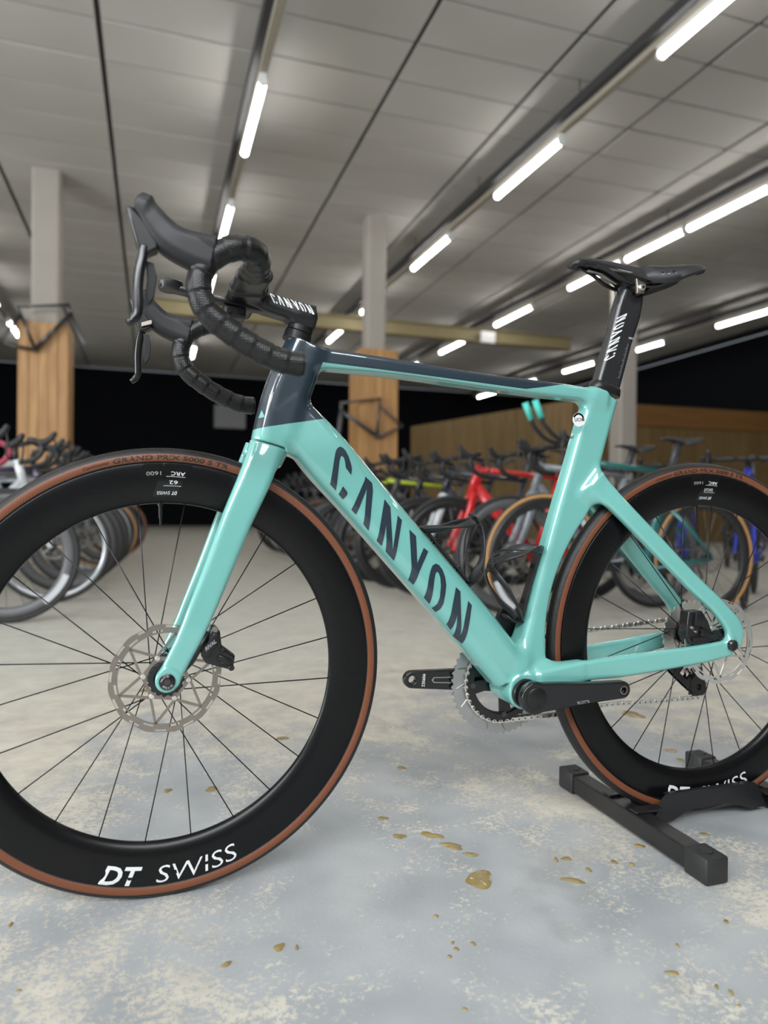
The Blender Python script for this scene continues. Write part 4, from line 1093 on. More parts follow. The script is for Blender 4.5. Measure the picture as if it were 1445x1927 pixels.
# ---- drivetrain
def ring_mesh(name, R, teeth, holes, thick, inner):
    lp = []
    for i in range(teeth):
        for f, rr in ((0.0, R - 0.0040), (0.22, R - 0.0030), (0.40, R), (0.60, R), (0.78, R - 0.0030)):
            a = 2 * math.pi * (i + f) / teeth; lp.append((rr * math.cos(a), rr * math.sin(a)))
    return plate_mesh(name, [lp, circ(0, 0, inner, 64)] + holes, thick)
def spider_mesh():
    loops = [circ(0, 0, 0.0655, 72)]
    for k in range(4):
        a0 = math.radians(90 * k + 20); lp = []
        for i in range(9): a = a0 + math.radians(66) * i / 8; lp.append((0.0560 * math.cos(a), 0.0560 * math.sin(a)))
        for i in range(8, -1, -1): a = a0 + math.radians(8 + 50 * i / 8); lp.append((0.0260 * math.cos(a), 0.0260 * math.sin(a)))
        loops.append(lp)
    return plate_mesh('spider', loops, 0.006, 0.001)
CS = Matrix.Translation((BBX, 0, BBZ))
c1 = link('crank_spider', spider_mesh(), M_BLK, BIKE, 35, mw=Matrix.Translation((BBX, 0.0465, BBZ)))
for k in range(4):
    a = math.radians(90 * k + 3)
    MB().lathe([(0, -0.0065), (0.0050, -0.0065), (0.0050, 0.004), (0, 0.004)], 14, (0.0600 * math.cos(a), 0, 0.0600 * math.sin(a))).build('ring_bolt', M_DKSTEEL, c1, 40)
big = link('large_chainring', ring_mesh('ring', 0.0985, 48, [], 0.0034, 0.0660), M_RING, BIKE, 30, mw=Matrix.Translation((BBX, 0.0500, BBZ)))
for k in range(16):
    a = math.radians(22.5 * k); MB().tube([(0.074 * math.cos(a), -0.0026, 0.074 * math.sin(a)), (0.090 * math.cos(a + 0.09), -0.0026, 0.090 * math.sin(a + 0.09))], 0.0012, 6, r2=0.0009).build('ring_ramp', M_STEEL, big)
link('small_chainring', ring_mesh('ring', 0.0735, 35, [], 0.0030, 0.0590), M_BLK, BIKE, 30, mw=Matrix.Translation((BBX, 0.0420, BBZ)))
MB().tube([(BBX, -0.072, BBZ), (BBX, 0.066, BBZ)], 0.0145, 24, side=(1, 0, 0)).build('crank_axle', M_SATIN, BIKE, 40)
MB().lathe([(0.016, -0.0485), (0.0235, -0.0485), (0.0250, -0.0465), (0.0250, -0.0400), (0.016, -0.0400)], 36, (BBX, 0, BBZ)).lathe([(0.016, 0.0400), (0.0250, 0.0400), (0.0250, 0.0445), (0.016, 0.0445)], 36, (BBX, 0, BBZ)).build('bottom_bracket', M_SATIN, BIKE, 40)
def crank_outline(Lc, r0, r1, n=14):
    pts = [(r0 * math.cos(math.radians(a)), r0 * math.sin(math.radians(a))) for a in np.linspace(62, 298, n)]
    pts += [(Lc * 0.30, -r0 * 0.80), (Lc * 0.60, -r1 * 1.18)] + [(Lc + r1 * math.cos(math.radians(a)), r1 * math.sin(math.radians(a))) for a in np.linspace(-82, 82, n)] + [(Lc * 0.60, r1 * 1.18), (Lc * 0.30, r0 * 0.80)]
    return pts
ca = link('crank_arm', plate_mesh('crank', [crank_outline(0.1715, 0.0275, 0.0150), circ(0.1715, 0, 0.0068, 20)], 0.0165, 0.0032, 3), M_BLK, BIKE, 45, mw=Matrix.Translation((BBX, -0.0720, BBZ)) @ Matrix.Rotation(-math.atan2(0.0021, 0.1712), 4, 'Y'))
MB().lathe([(0.0058, -0.0087), (0.0078, -0.0087), (0.0078, 0.0), (0.0058, 0.0)], 20, (0.1715, 0, 0)).build('pedal_thread', M_STEEL, ca, 40)
MB().lathe([(0, -0.0105), (0.0165, -0.0105), (0.0185, -0.0092), (0.0185, -0.006), (0, -0.006)], 32).build('crank_cap', M_SATIN, ca, 40)
MB().add([(0.080, -0.00835, -0.0165), (0.103, -0.00835, -0.0152), (0.100, -0.00835, -0.0108), (0.077, -0.00835, -0.0118)], [(0, 1, 2, 3)]).build('crank_badge', M_RING, ca)
v, f, w = text_geo('SRAM', 0.0045, 0, 0.03)
MB().add([(0.0815 + a * 0.017 / w, -0.0086, -0.0153 + b) for a, b in v], f).build('crank_lettering', M_TAG, ca)
fa = math.radians(180) + math.atan2(0.0105, 0.1690)
cb = link('crank_arm', plate_mesh('crank', [crank_outline(0.1700, 0.0250, 0.0155), circ(0.1700, 0, 0.0070, 20)], 0.0150, 0.0030, 3), M_BLK, BIKE, 45, mw=Matrix.Translation((BBX, 0.0650, BBZ)) @ Matrix.Rotation(fa, 4, 'Y'))
pk = plate_mesh('pocket', [[(0.075, -0.006), (0.130, -0.005), (0.134, 0.0), (0.130, 0.005), (0.075, 0.006)], [(0.079, -0.0045), (0.129, -0.0036), (0.131, 0.0), (0.129, 0.0036), (0.079, 0.0045)]], 0.001)
o = link('crank_pocket', pk, M_RING, cb); o.location = (0, -0.0077, 0)
v, f, w = text_geo('220909', 0.0080, 0, 0.01)
MB().add([(0.1520 + 0.0 - b, -0.0078, 0.012 - a * 0.023 / w) for a, b in v], f).build('crank_lettering', M_TXT, cb)

# cassette (a part of the rear wheel) and freehub
teeth_n = [11, 12, 13, 14, 15, 17, 19, 21, 24, 28, 30, 33][::-1]
for i, t in enumerate(teeth_n):
    R = t * 0.0127 / (2 * math.pi) + 0.0022
    o = link('sprocket', ring_mesh('sprocket', R, t, [], 0.0017, max(0.017, R * 0.62)), M_CHAIN if i % 2 == 0 else M_STEEL, RW); o.location = (0, 0.0215 + i * 0.0031, 0)
MB().lathe([(0.014, 0.018), (0.0175, 0.018), (0.0175, 0.058), (0.014, 0.058)], 32).build('freehub', M_DKSTEEL, RW, 40)
MB().lathe([(0.0, -0.0835), (0.0078, -0.0835), (0.0100, -0.0815), (0.0104, -0.0690), (0.0104, 0.076), (0.0, 0.076)], 24, (WB + 0.0060, 0, RZ - 0.0025)).build('rear_thru_axle', M_BLK, BIKE, 40)
MB().lathe([(0, -0.0840), (0.0034, -0.0840), (0.0034, -0.0828), (0, -0.0828)], 6, (WB + 0.0060, 0, RZ - 0.0025)).build('rear_axle_socket', M_TAG, BIKE)

# chain: single links along the run
CHY = 0.0440
pr1, pr2 = (1.0120, 0.2880), (1.0350, 0.2330)
Rs, Rc, Rp = 0.0722, 0.0310, 0.0245
path = []
def arc_pts(c, r, a0, a1, n):
    return [(c[0] + r * math.cos(math.radians(a0 + (a1 - a0) * i / n)), c[1] + r * math.sin(math.radians(a0 + (a1 - a0) * i / n))) for i in range(n + 1)]
path += arc_pts((BBX, BBZ), Rs, 96, 272, 24)
path += [(0.70, 0.2045), (0.82, 0.2145), (0.94, 0.2120)]
path += arc_pts((1.0300, 0.2360), 0.0240, -100, 60, 8)
path += arc_pts((1.0080, 0.2900), 0.0230, 230, 130, 6)
path += arc_pts((WB, RZ), Rc, -20, 95, 8)
dense = []
PV = [Vector((a, 0, b)) for a, b in path] + [Vector((path[0][0], 0, path[0][1]))]
acc = 0.0; pins = [PV[0]]; pitch = 0.0127; rem = pitch
for a, b in zip(PV, PV[1:]):
    L_ = (b - a).length; s0 = 0.0
    while L_ - s0 >= rem:
        s0 += rem; pins.append(a + (b - a) * (s0 / L_)); rem = pitch
    rem -= (L_ - s0)
def link_mesh(wide):
    r = 0.0043; P = pitch; lp = [(r * math.cos(math.radians(a)), r * math.sin(math.radians(a))) for a in range(90, 271, 30)] + [(P / 2, -0.0030)] + [(P + r * math.cos(math.radians(a)), r * math.sin(math.radians(a))) for a in range(-90, 91, 30)] + [(P / 2, 0.0030)]
    mb = MB()
    for s in (-1, 1):
        y = s * (0.0026 if wide else 0.0017)
        vs = [(x, y - 0.0004, z) for x, z in lp] + [(x, y + 0.0004, z) for x, z in lp]; n = len(lp)
        mb.add(vs, [tuple(range(n - 1, -1, -1)), tuple(range(n, 2 * n))] + [(i, (i + 1) % n, n + (i + 1) % n, n + i) for i in range(n)])
    for x in (0, P): mb.tube([(x, -0.0033, 0), (x, 0.0033, 0)], 0.0015, 8, mi=1, side=(1, 0, 0))
    me = mb.mesh('chain_link'); me.materials.append(M_CHAIN); me.materials.append(M_DKSTEEL); return me
CL = [link_mesh(True), link_mesh(False)]
chain = MB().tube([pins[0] + Vector((0, CHY - 0.001, 0)), pins[0] + Vector((0, CHY + 0.001, 0))], 0.0030, 8, side=(1, 0, 0)).build('chain', M_CHAIN, BIKE, True)
for i in range(len(pins) - 1):
    a, b = pins[i], pins[i + 1]; ang = math.atan2(b.z - a.z, b.x - a.x)
    o = bpy.data.objects.new('chain_link', CL[i % 2]); COL.objects.link(o); o.parent = chain
    o.matrix_local = Matrix.Translation((a.x, CHY, a.z)) @ Matrix.Rotation(-ang, 4, 'Y')

# rear derailleur
rd = link('rear_derailleur', plate_mesh('rd', [[(0.9900, 0.3080), (1.0180, 0.3220), (1.0330, 0.3120), (1.0360, 0.2920), (1.0200, 0.2760), (0.9960, 0.2780), (0.9760, 0.2900)]], 0.026, 0.005, 2), M_BLK, BIKE, 40, mw=Matrix.Translation((0, 0.0640, 0)))
for y in (-0.0285, -0.0135):
    o = link('derailleur_cage', plate_mesh('cage', [[(0.9560, 0.2780), (0.9700, 0.2640), (1.0000, 0.2380), (1.0250, 0.2180), (1.0420, 0.2190), (1.0490, 0.2320), (1.0430, 0.2560), (1.0290, 0.2900), (1.0120, 0.3020), (0.9780, 0.2950)], [(0.982, 0.268), (1.000, 0.253), (1.010, 0.262), (0.992, 0.279)], [(1.012, 0.252), (1.022, 0.262), (1.016, 0.275), (1.004, 0.272)], circ(1.0300, 0.2360, 0.0065, 14)], 0.0025, 0.0006), M_BLK, rd, 35); o.location = (0, y, 0)
for cx, cz in ((1.0300, 0.2360), (1.0080, 0.2900)):
    o = link('pulley_wheel', ring_mesh('pulley', 0.0232, 12, [], 0.0030, 0.006), M_DKSTEEL, rd, 30); o.location = (cx, -0.0200, cz)
# derailleur arm and front derailleur hint by the bottle cage
fdm = link('front_derailleur', plate_mesh('fd', [[(0.568, 0.372), (0.600, 0.356), (0.640, 0.350), (0.648, 0.366), (0.612, 0.392), (0.596, 0.410), (0.584, 0.408)]], 0.010, 0.002), M_BLK, BIKE, 40, mw=Matrix.Translation((0, 0.040, 0)))

# brake calipers
def caliper(name, outline, y, th, extra):
    o = link(name, plate_mesh('cal', [outline], th, 0.003, 2), M_BLK, BIKE, 40, mw=Matrix.Translation((0, y, 0)))
    for kind, pos, dim, ang in extra:
        if kind == 'box': MB().box((0, 0, 0), dim).build('caliper_body', M_SATIN, o, 40, mw=Matrix.Translation(pos) @ Matrix.Rotation(ang, 4, 'Y'), bevel=0.002)
        else: MB().lathe([(0, -dim[1]), (dim[0] * 0.8, -dim[1]), (dim[0], -dim[1] + 0.001), (dim[0], dim[1]), (0, dim[1])], 16).build('caliper_bolt', M_STEEL if kind == 'bolt' else M_BLK, o, 40, mw=Matrix.Translation(pos))
    return o
fc = caliper('front_brake_caliper', [(0.0640, 0.4130), (0.0705, 0.4125), (0.0765, 0.4050), (0.0790, 0.3835), (0.0985, 0.3680), (0.0960, 0.3500), (0.0900, 0.3485), (0.0700, 0.3550), (0.0560, 0.3600), (0.0500, 0.3700), (0.0560, 0.3860)], -0.0430, 0.026,
        [('box', (0.0630, -0.012, 0.3870), (0.013, 0.012, 0.036), 0.55), ('box', (0.0830, -0.013, 0.3640), (0.022, 0.012, 0.008), 0.5), ('box', (0.0740, -0.012, 0.3920), (0.004, 0.01, 0.030), -0.15), ('bolt', (0.0690, -0.010, 0.4090), (0.0045, 0.006), 0), ('dark', (0.0800, -0.013, 0.3800), (0.0035, 0.004), 0), ('dark', (0.0930, -0.013, 0.3515), (0.0045, 0.003), 0), ('box', (0.0850, -0.0135, 0.3580), (0.018, 0.008, 0.003), 0.3)])
MB().tube([(0.0595, -0.053, 0.4060), (0.0480, -0.054, 0.3850), (0.0370, -0.054, 0.3640), (0.0230, -0.054, 0.3480)], [0.006, 0.007, 0.006, 0.003], 10, r2=[0.004, 0.0045, 0.004, 0.003]).build('caliper_mount', M_SATIN, fc, True, mw=Matrix.Translation((0, 0.0430, 0)))
v, f, w = text_geo('RIVAL', 0.0085, 0.2, 0.03)
MB().add([(0.0560 + a * 0.020 / w * 0.75 - b * 0.4, -0.0192, 0.3790 + a * 0.020 / w * 0.62 + b * 0.8) for a, b in v], f).build('caliper_lettering', M_GTXT, fc)
caliper('rear_brake_caliper', [(0.9180, 0.4050), (0.9480, 0.4060), (0.9620, 0.3880), (0.9720, 0.3660), (0.9950, 0.3560), (0.9940, 0.3500), (0.9420, 0.3430), (0.9220, 0.3450), (0.9130, 0.3620), (0.9160, 0.3850)], -0.0500, 0.024,
        [('box', (0.9380, -0.012, 0.3900), (0.018, 0.012, 0.024), 0.1), ('box', (0.9580, -0.012, 0.3630), (0.030, 0.012, 0.014), 0.25), ('box', (0.9400, -0.013, 0.3560), (0.030, 0.010, 0.007), -0.1), ('bolt', (0.9230, -0.012, 0.3760), (0.0035, 0.005), 0), ('bolt', (0.9300, -0.013, 0.3690), (0.003, 0.005), 0), ('dark', (0.9500, -0.013, 0.3780), (0.005, 0.003), 0)])

# ---- bottle cages
def cage(base, up, out, label, bulge):
    b = Vector((base[0], 0, base[1])); u = Vector((up[0], 0, up[1])).normalized(); o_ = Vector((out[0], 0, out[1])).normalized()
    def P(s, e, y): return b + u * s + o_ * e + Vector((0, y, 0))
    root = MB().tube([P(0.0, 0.004, 0), P(0.06, 0.004, 0), P(0.125, 0.004, 0)], [0.012, 0.009, 0.013], 12, r2=0.0025, e=4).build('bottle_cage', M_CARBON, BIKE, 50)
    root['label'] = label
    for sgn in (-1, 1):
        up_ = [(0.124, 0.002, 0.010), (0.121, 0.022, 0.031), (0.108, 0.048, 0.0385), (0.092, 0.073, 0.029), (0.078, 0.086, 0.006), (0.076, 0.087, 0)] if bulge else [(0.120, 0.000, 0.010), (0.108, 0.018, 0.031), (0.093, 0.040, 0.0385), (0.078, 0.066, 0.029), (0.068, 0.083, 0.006), (0.067, 0.085, 0)]
        up_ = catmull([P(a_, b_, sgn * c_) for a_, b_, c_ in up_], 6)
        MB().tube(up_, 0.0020, 10, r2=0.0075, side=tuple(o_), e=3).build('upper_arm', M_CARBON, root, True)
        lo_ = catmull([P(0.066, 0.087, sgn * 0.002), P(0.056, 0.080, sgn * 0.022), P(0.036, 0.058, sgn * 0.036), P(0.016, 0.034, sgn * 0.033), P(0.003, 0.012, sgn * 0.018), P(-0.006, 0.004, sgn * 0.006)], 6)
        MB().tube(lo_, 0.0020, 10, r2=0.0065, side=tuple(o_), e=3).build('lower_arm', M_CARBON, root, True)
    MB().tube([P(0.080, 0.0868, 0), P(0.070, 0.0875, 0), P(0.060, 0.0868, 0)], 0.012, 10, r2=0.0022, e=3).build('front_band', M_CARBON, root, True)
    MB().tube([P(-0.008, 0.0, 0), P(-0.012, 0.018, 0), P(-0.006, 0.034, 0)], 0.012, 10, r2=0.0025, e=3).build('bottle_stop', M_CARBON, root, True)
    for s in (0.028, 0.092):
        MB().tube([P(s, -0.004, 0), P(s, 0.009, 0)], 0.0042, 12).build('cage_bolt', M_BLK, root, 40)
cage((0.4955, 0.4640), (-0.67, 0.742), (0.742, 0.67), 'black carbon cage on the down tube', False)
cage((0.6075, 0.3990), (0.289, 0.957), (-0.957, 0.289), 'black carbon cage on the seat tube', True)

# ---------------------------------------------------------------- display stand under the rear wheel
ST = empty('bike_stand', (WB, 0, 0)); tag(ST, 'low black steel wheel stand holding the rear wheel of the teal bike', 'stand')
M_STAND = mat('black powder coat', (0.014, 0.014, 0.0145), 0.33, var=0.15, scale=50, bump=0.08, bscale=500)
M_CAP = mat('black plastic cap', (0.020, 0.020, 0.020), 0.5, var=0.15)
for bx in (0.832 - WB, WB - 0.832):
    MB().box((bx, -0.015, 0.0215), (0.036, 0.385, 0.035)).build('foot_bar', M_STAND, ST, bevel=0.003)
    for s in (-1, 1):
        yy = -0.015 + s * 0.188
        c = MB().box((bx, yy, 0.0215), (0.043, 0.052, 0.043)).build('end_cap', M_CAP, ST, 40, bevel=0.004)
        MB().lathe([(0, 0.0), (0.0115, 0.0), (0.0115, 0.0025), (0.0095, 0.0035), (0, 0.0035)], 20, (bx, yy, 0.0425), axis='z').build('cap_plug', M_CAP, c, 40)
    for rx, s2 in ((bx, 1),):
        MB().tube([(bx + (0.05 if bx < 0 else -0.05), -0.03, 0.0155), (bx + (0.05 if bx < 0 else -0.05), 0.03, 0.0155)], 0.009, 16, side=(1, 0, 0)).build('roller', M_CAP, ST, 40)
o_l = [(0.8620, 0.0120), (0.8850, 0.0560), (0.8930, 0.0620), (1.1010, 0.0620), (1.1090, 0.0560), (1.1320, 0.0120), (1.0900, 0.0120), (1.0600, 0.0230), (1.0300, 0.0290), (0.9640, 0.0290), (0.9340, 0.0230), (0.9080, 0.0120)]
for s in (-1, 1):
    pm_ = plate_mesh('plate', [[(x - WB, z) for x, z in o_l]], 0.0035, 0.0008)
    q = link('side_plate', pm_, M_STAND, ST, 35); q.location = (0, s * 0.036, 0)
    MB().box((0, s * 0.030, 0.0600), (0.200, 0.012, 0.003)).build('plate_flange', M_STAND, ST, bevel=0.0008)
    for bx in (-0.150, 0.150):
        MB().box((bx, s * 0.040, 0.0420), (0.060, 0.022, 0.004)).build('plate_foot', M_STAND, ST, bevel=0.001)
# ---------------------------------------------------------------- the other bikes of the shop
def cm(name, c, rough=0.3, coat=0.6): return mat(name, c, rough, coat=coat, var=0.04)
BGM = {
    'black': cm('black bike paint', (0.010, 0.010, 0.011)), 'navy': cm('navy bike paint', (0.010, 0.014, 0.035)), 'red': cm('red bike paint', (0.62, 0.012, 0.016)),
    'mint': cm('turquoise bike paint', (0.06, 0.52, 0.47)), 'dteal': cm('deep teal bike paint', (0.012, 0.12, 0.115)), 'green': cm('green bike paint', (0.01, 0.24, 0.13)), 'white': cm('white bike paint', (0.62, 0.64, 0.66)),
    'purple': cm('dark purple bike paint', (0.035, 0.018, 0.05)), 'grey': cm('silver grey bike paint', (0.22, 0.24, 0.27)), 'neon': cm('neon yellow bike paint', (0.52, 0.66, 0.015)),
    'blue': cm('royal blue bike paint', (0.016, 0.035, 0.42)), 'dgrey': cm('dark grey bike paint', (0.045, 0.046, 0.05)),
    'tape': mat('black tape', (0.014, 0.014, 0.015), 0.5), 'pink': mat('pink tape', (0.45, 0.06, 0.10), 0.5), 'teal_tape': mat('turquoise grip', (0.08, 0.55, 0.47), 0.5),
    'tyre': mat('background tyre rubber', (0.020, 0.020, 0.020), 0.6), 'gum': mat('gum sidewall', (0.50, 0.27, 0.10), 0.55), 'brown': mat('brown sidewall', (0.24, 0.09, 0.045), 0.55),
    'rimblk': mat('dark rim', (0.018, 0.018, 0.019), 0.35), 'rimgrey': mat('grey rim', (0.10, 0.10, 0.105), 0.4), 'rimsil': mat('silver rim', (0.50, 0.52, 0.55), 0.3, metal=0.7),
    'spoke': mat('background spoke', (0.10, 0.10, 0.10), 0.35, metal=0.6), 'metal': mat('background steel', (0.40, 0.39, 0.37), 0.3, metal=0.9), 'decal': mat('pale rim decal', (0.55, 0.57, 0.60), 0.4),
    'saddle': mat('background saddle', (0.016, 0.016, 0.017), 0.5), 'post': mat('background seat post', (0.05, 0.05, 0.055), 0.35),
}
def bg_rim(depth):
    R, r = 0.315, 0.315 - depth
    pr = [(R, 0.012), (R - 0.4 * depth, 0.0135), (r + 0.15 * depth, 0.007), (r, 0.0), (r + 0.15 * depth, -0.007), (R - 0.4 * depth, -0.0135), (R, -0.012), (R - 0.004, 0.0)]
    mb = MB().lathe(pr, 56, close=True); me = mb.mesh('rim'); me.shade_smooth(); me.materials.append(None); return me
def bg_tyre():
    pr = [(0.3245 + 0.0145 * math.cos(math.radians(a)), 0.0145 * math.sin(math.radians(a))) for a in range(-140, 141, 28)]
    def mi(q):
        if q >= len(pr) - 1: return 0
        r = (pr[q][0] + pr[q + 1][0]) / 2; return 1 if r < 0.3325 else 0
    me = MB().lathe(pr, 64, mif=mi, close=True).mesh('tyre'); me.shade_smooth(); me.materials.append(None); me.materials.append(None); return me
def bg_spokes(rin):
    mb = MB()
    for k in range(20):
        th = 2 * math.pi * k / 20; ha = th + (1 if (k // 2) % 2 else -1) * 1.1; s = -1 if k % 2 else 1
        mb.tube([(0.02 * math.cos(ha), s * 0.028, 0.02 * math.sin(ha)), ((rin + 0.004) * math.cos(th), 0, (rin + 0.004) * math.sin(th))], 0.0013, 4, cap=False)
    me = mb.mesh('spokes'); me.materials.append(None); return me
def bg_hub():
    me = MB().lathe([(0, -0.05), (0.012, -0.05), (0.012, -0.034), (0.022, -0.030), (0.022, -0.025), (0.012, -0.018), (0.012, 0.018), (0.022, 0.025), (0.022, 0.030), (0.012, 0.034), (0.012, 0.05), (0, 0.05)], 20).mesh('hub'); me.materials.append(None); return me
def bg_rotor():
    me = plate_mesh('rotor', [circ(0, 0, 0.08, 40), circ(0, 0, 0.066, 40)], 0.002)
    mb = MB().add([tuple(v.co) for v in me.vertices], [tuple(p.vertices) for p in me.polygons])
    for k in range(6):
        a = math.radians(60 * k); b_ = a + 0.5
        mb.tube([(0.02 * math.cos(a), 0, 0.02 * math.sin(a)), (0.067 * math.cos(b_), 0, 0.067 * math.sin(b_))], 0.001, 4, r2=0.003)
    bpy.data.meshes.remove(me); me = mb.mesh('rotor'); me.materials.append(None); return me
def bg_frame(aero):
    mb = MB(); f = 1.0 if not aero else 1.35
    T = lambda pts, a, b, e=2.6: mb.tube(pts, b, 12, r2=a, e=e)
    T([(0.200, 0, 0.865), (0.178, 0, 0.790), (0.150, 0, 0.695)], [0.023 * f, 0.024 * f, 0.026 * f], [0.021, 0.022, 0.025])
    T([(0.195, 0, 0.845), (0.48, 0, 0.822), (0.765, 0, 0.800)], [0.019, 0.016, 0.014], [0.020, 0.020, 0.016])
    T([(0.168, 0, 0.735), (0.38, 0, 0.510), (0.585, 0, 0.290)], [0.028 * f, 0.028 * f, 0.030 * f], [0.024, 0.026, 0.032])
    T([(0.775, 0, 0.815), (0.69, 0, 0.560), (0.597, 0, 0.280)], [0.018 * f, 0.019 * f, 0.020 * f], [0.015, 0.016, 0.028])
    mb.tube([(0.5925, -0.042, 0.272), (0.5925, 0.042, 0.272)], 0.026, 16, side=(1, 0, 0))
    for s in (-1, 1):
        T([(0.745, s * 0.012, 0.690 if not aero else 0.620), (0.88, s * 0.050, 0.510 if not aero else 0.480), (0.990, s * 0.066, 0.350)], [0.012, 0.010, 0.010], [0.009, 0.007, 0.007])
        T([(0.610, s * 0.030, 0.275), (0.80, s * 0.054, 0.310), (0.995, s * 0.066, 0.338)], [0.016, 0.012, 0.011], [0.010, 0.008, 0.007])
    me = mb.mesh('frame'); me.shade_smooth(); me.materials.append(None); return me
def bg_fork():
    mb = MB()
    mb.tube([(0.152, 0, 0.700), (0.142, 0, 0.665)], 0.034, 14, r2=0.027, e=3)
    for s in (-1, 1):
        mb.tube(catmull([(0.146, s * 0.024, 0.690), (0.120, s * 0.040, 0.610), (0.070, s * 0.048, 0.480), (0.020, s * 0.053, 0.375), (0.0, s * 0.054, 0.335)], 3), [0.011] * 9 + [0.010] * 2 + [0.008] * 2, 10, r2=[0.024, 0.024, 0.024, 0.024, 0.022, 0.021, 0.020, 0.019, 0.018, 0.016, 0.015, 0.014, 0.014], e=3)
    me = mb.mesh('fork'); me.shade_smooth(); me.materials.append(None); return me
def bg_bar(high):
    mb = MB(); dz = high; X = -0.03
    mb.tube([(0.205, 0, 0.862), (0.21, 0, 0.900 + dz * 0.8)], 0.017, 12)
    mb.tube([(0.215, 0, 0.900 + dz), (0.12, 0, 0.925 + dz)], 0.017, 12, r2=0.015)
    for s in (-1, 1):
        p = catmull([(0.11, 0, 0.925 + dz), (0.11, s * 0.10, 0.925 + dz), (0.106, s * 0.175, 0.925 + dz), (0.085, s * 0.205, 0.922 + dz), (0.045, s * 0.21, 0.905 + dz), (0.032, s * 0.21, 0.870 + dz), (0.055, s * 0.21, 0.825 + dz), (0.105, s * 0.21, 0.797 + dz), (0.155, s * 0.21, 0.790 + dz)], 4)
        mb.tube(p, 0.0155, 10)
    me = mb.mesh('handlebar'); me.shade_smooth(); me.materials.append(None); return me
def bg_hoods(high, side):
    mb = MB(); dz = high
    for s in (side,):
        mb.tube(catmull([(0.055, s * 0.21, 0.905 + dz), (0.015, s * 0.21, 0.913 + dz), (-0.018, s * 0.208, 0.940 + dz), (-0.036, s * 0.206, 0.972 + dz)], 3), 0.016, 10, r2=[0.023, 0.022, 0.021, 0.020, 0.019, 0.018, 0.017, 0.016, 0.014, 0.010])
        mb.tube(catmull([(-0.028, s * 0.21, 0.945 + dz), (-0.036, s * 0.211, 0.890 + dz), (-0.030, s * 0.212, 0.835 + dz), (-0.042, s * 0.213, 0.812 + dz)], 3), 0.007, 8, r2=0.005)
    me = mb.mesh('brake_hood'); me.shade_smooth(); me.materials.append(None); return me
def bg_post():
    me = MB().tube([(0.772, 0, 0.806), (0.828, 0, 0.985)], 0.014, 12, r2=0.022, e=2.6).mesh('post'); me.shade_smooth(); me.materials.append(None); return me
def bg_crank():
    mb = MB()
    for R, t, y in ((0.098, 44, 0.050), (0.073, 34, 0.043)):
        m_ = ring_mesh('r', R, t, [], 0.003, R * 0.68); mb.add([(v.co.x, v.co.y + y, v.co.z) for v in m_.vertices], [tuple(p.vertices) for p in m_.polygons]); bpy.data.meshes.remove(m_)
    for k in range(4):
        a = math.radians(90 * k + 30); mb.tube([(0, 0.046, 0), (0.068 * math.cos(a), 0.046, 0.068 * math.sin(a))], 0.004, 6, r2=0.009, mi=1)
    mb.tube([(0, -0.075, 0), (0, 0.075, 0)], 0.014, 12, side=(1, 0, 0), mi=1)
    for s, d in ((-1, 1), (1, -1)):
        mb.tube([(0, s * 0.072, 0), (d * 0.17, s * 0.072, 0.01)], [0.007, 0.007], 8, r2=[0.018, 0.012], e=4, mi=1)
    me = mb.mesh('crankset'); me.materials.append(None); me.materials.append(None); return me
def bg_cassette():
    mb = MB()
    for i, t in enumerate((32, 26, 21, 17, 14, 11)):
        m_ = ring_mesh('r', t * 0.0127 / 6.283 + 0.002, t, [], 0.0018, 0.017); mb.add([(v.co.x, v.co.y + 0.020 + i * 0.006, v.co.z) for v in m_.vertices], [tuple(p.vertices) for p in m_.polygons]); bpy.data.meshes.remove(m_)
    mb.tube([(0.012, 0.062, -0.055), (0.03, 0.045, -0.125)], 0.006, 8, r2=0.016, e=3)
    me = mb.mesh('cassette'); me.materials.append(None); return me
def bg_chain():
    mb = MB()
    mb.tube([(0.600, 0.044, 0.372), (0.997, 0.044, 0.381)], 0.003, 6).tube([(0.600, 0.044, 0.176), (1.02, 0.044, 0.212)], 0.003, 6)
    me = mb.mesh('chain'); me.materials.append(None); return me
def bg_decal(side):
    vs = []; n = 8
    for r in (0.276, 0.306):
        for i in range(n + 1): th = math.radians(34 * i / n); vs.append((r * math.cos(th), side * 0.0142, r * math.sin(th)))
    me = MB().add(vs, [(i, i + 1, n + 2 + i, n + 1 + i) for i in range(n)]).mesh('decal'); me.materials.append(None); return me
def bg_tri(s):
    me = MB().tube(catmull([(0.175, s * 0.055, 0.935), (0.05, s * 0.050, 0.950), (-0.030, s * 0.048, 1.01), (-0.052, s * 0.048, 1.05)], 4), 0.0115, 10).mesh('aero_extension'); me.shade_smooth(); me.materials.append(None); return me
def bg_pad(s):
    me = MB().tube([(0.20, s * 0.075, 0.950), (0.12, s * 0.070, 0.950)], 0.040, 12, r2=0.012, e=4).mesh('arm_pad'); me.shade_smooth(); me.materials.append(None); return me
def bg_trigrip(s):
    me = MB().tube([(-0.052, s * 0.048, 1.05), (-0.090, s * 0.048, 1.135)], 0.0165, 12).mesh('aero_grip'); me.shade_smooth(); me.materials.append(None); return me
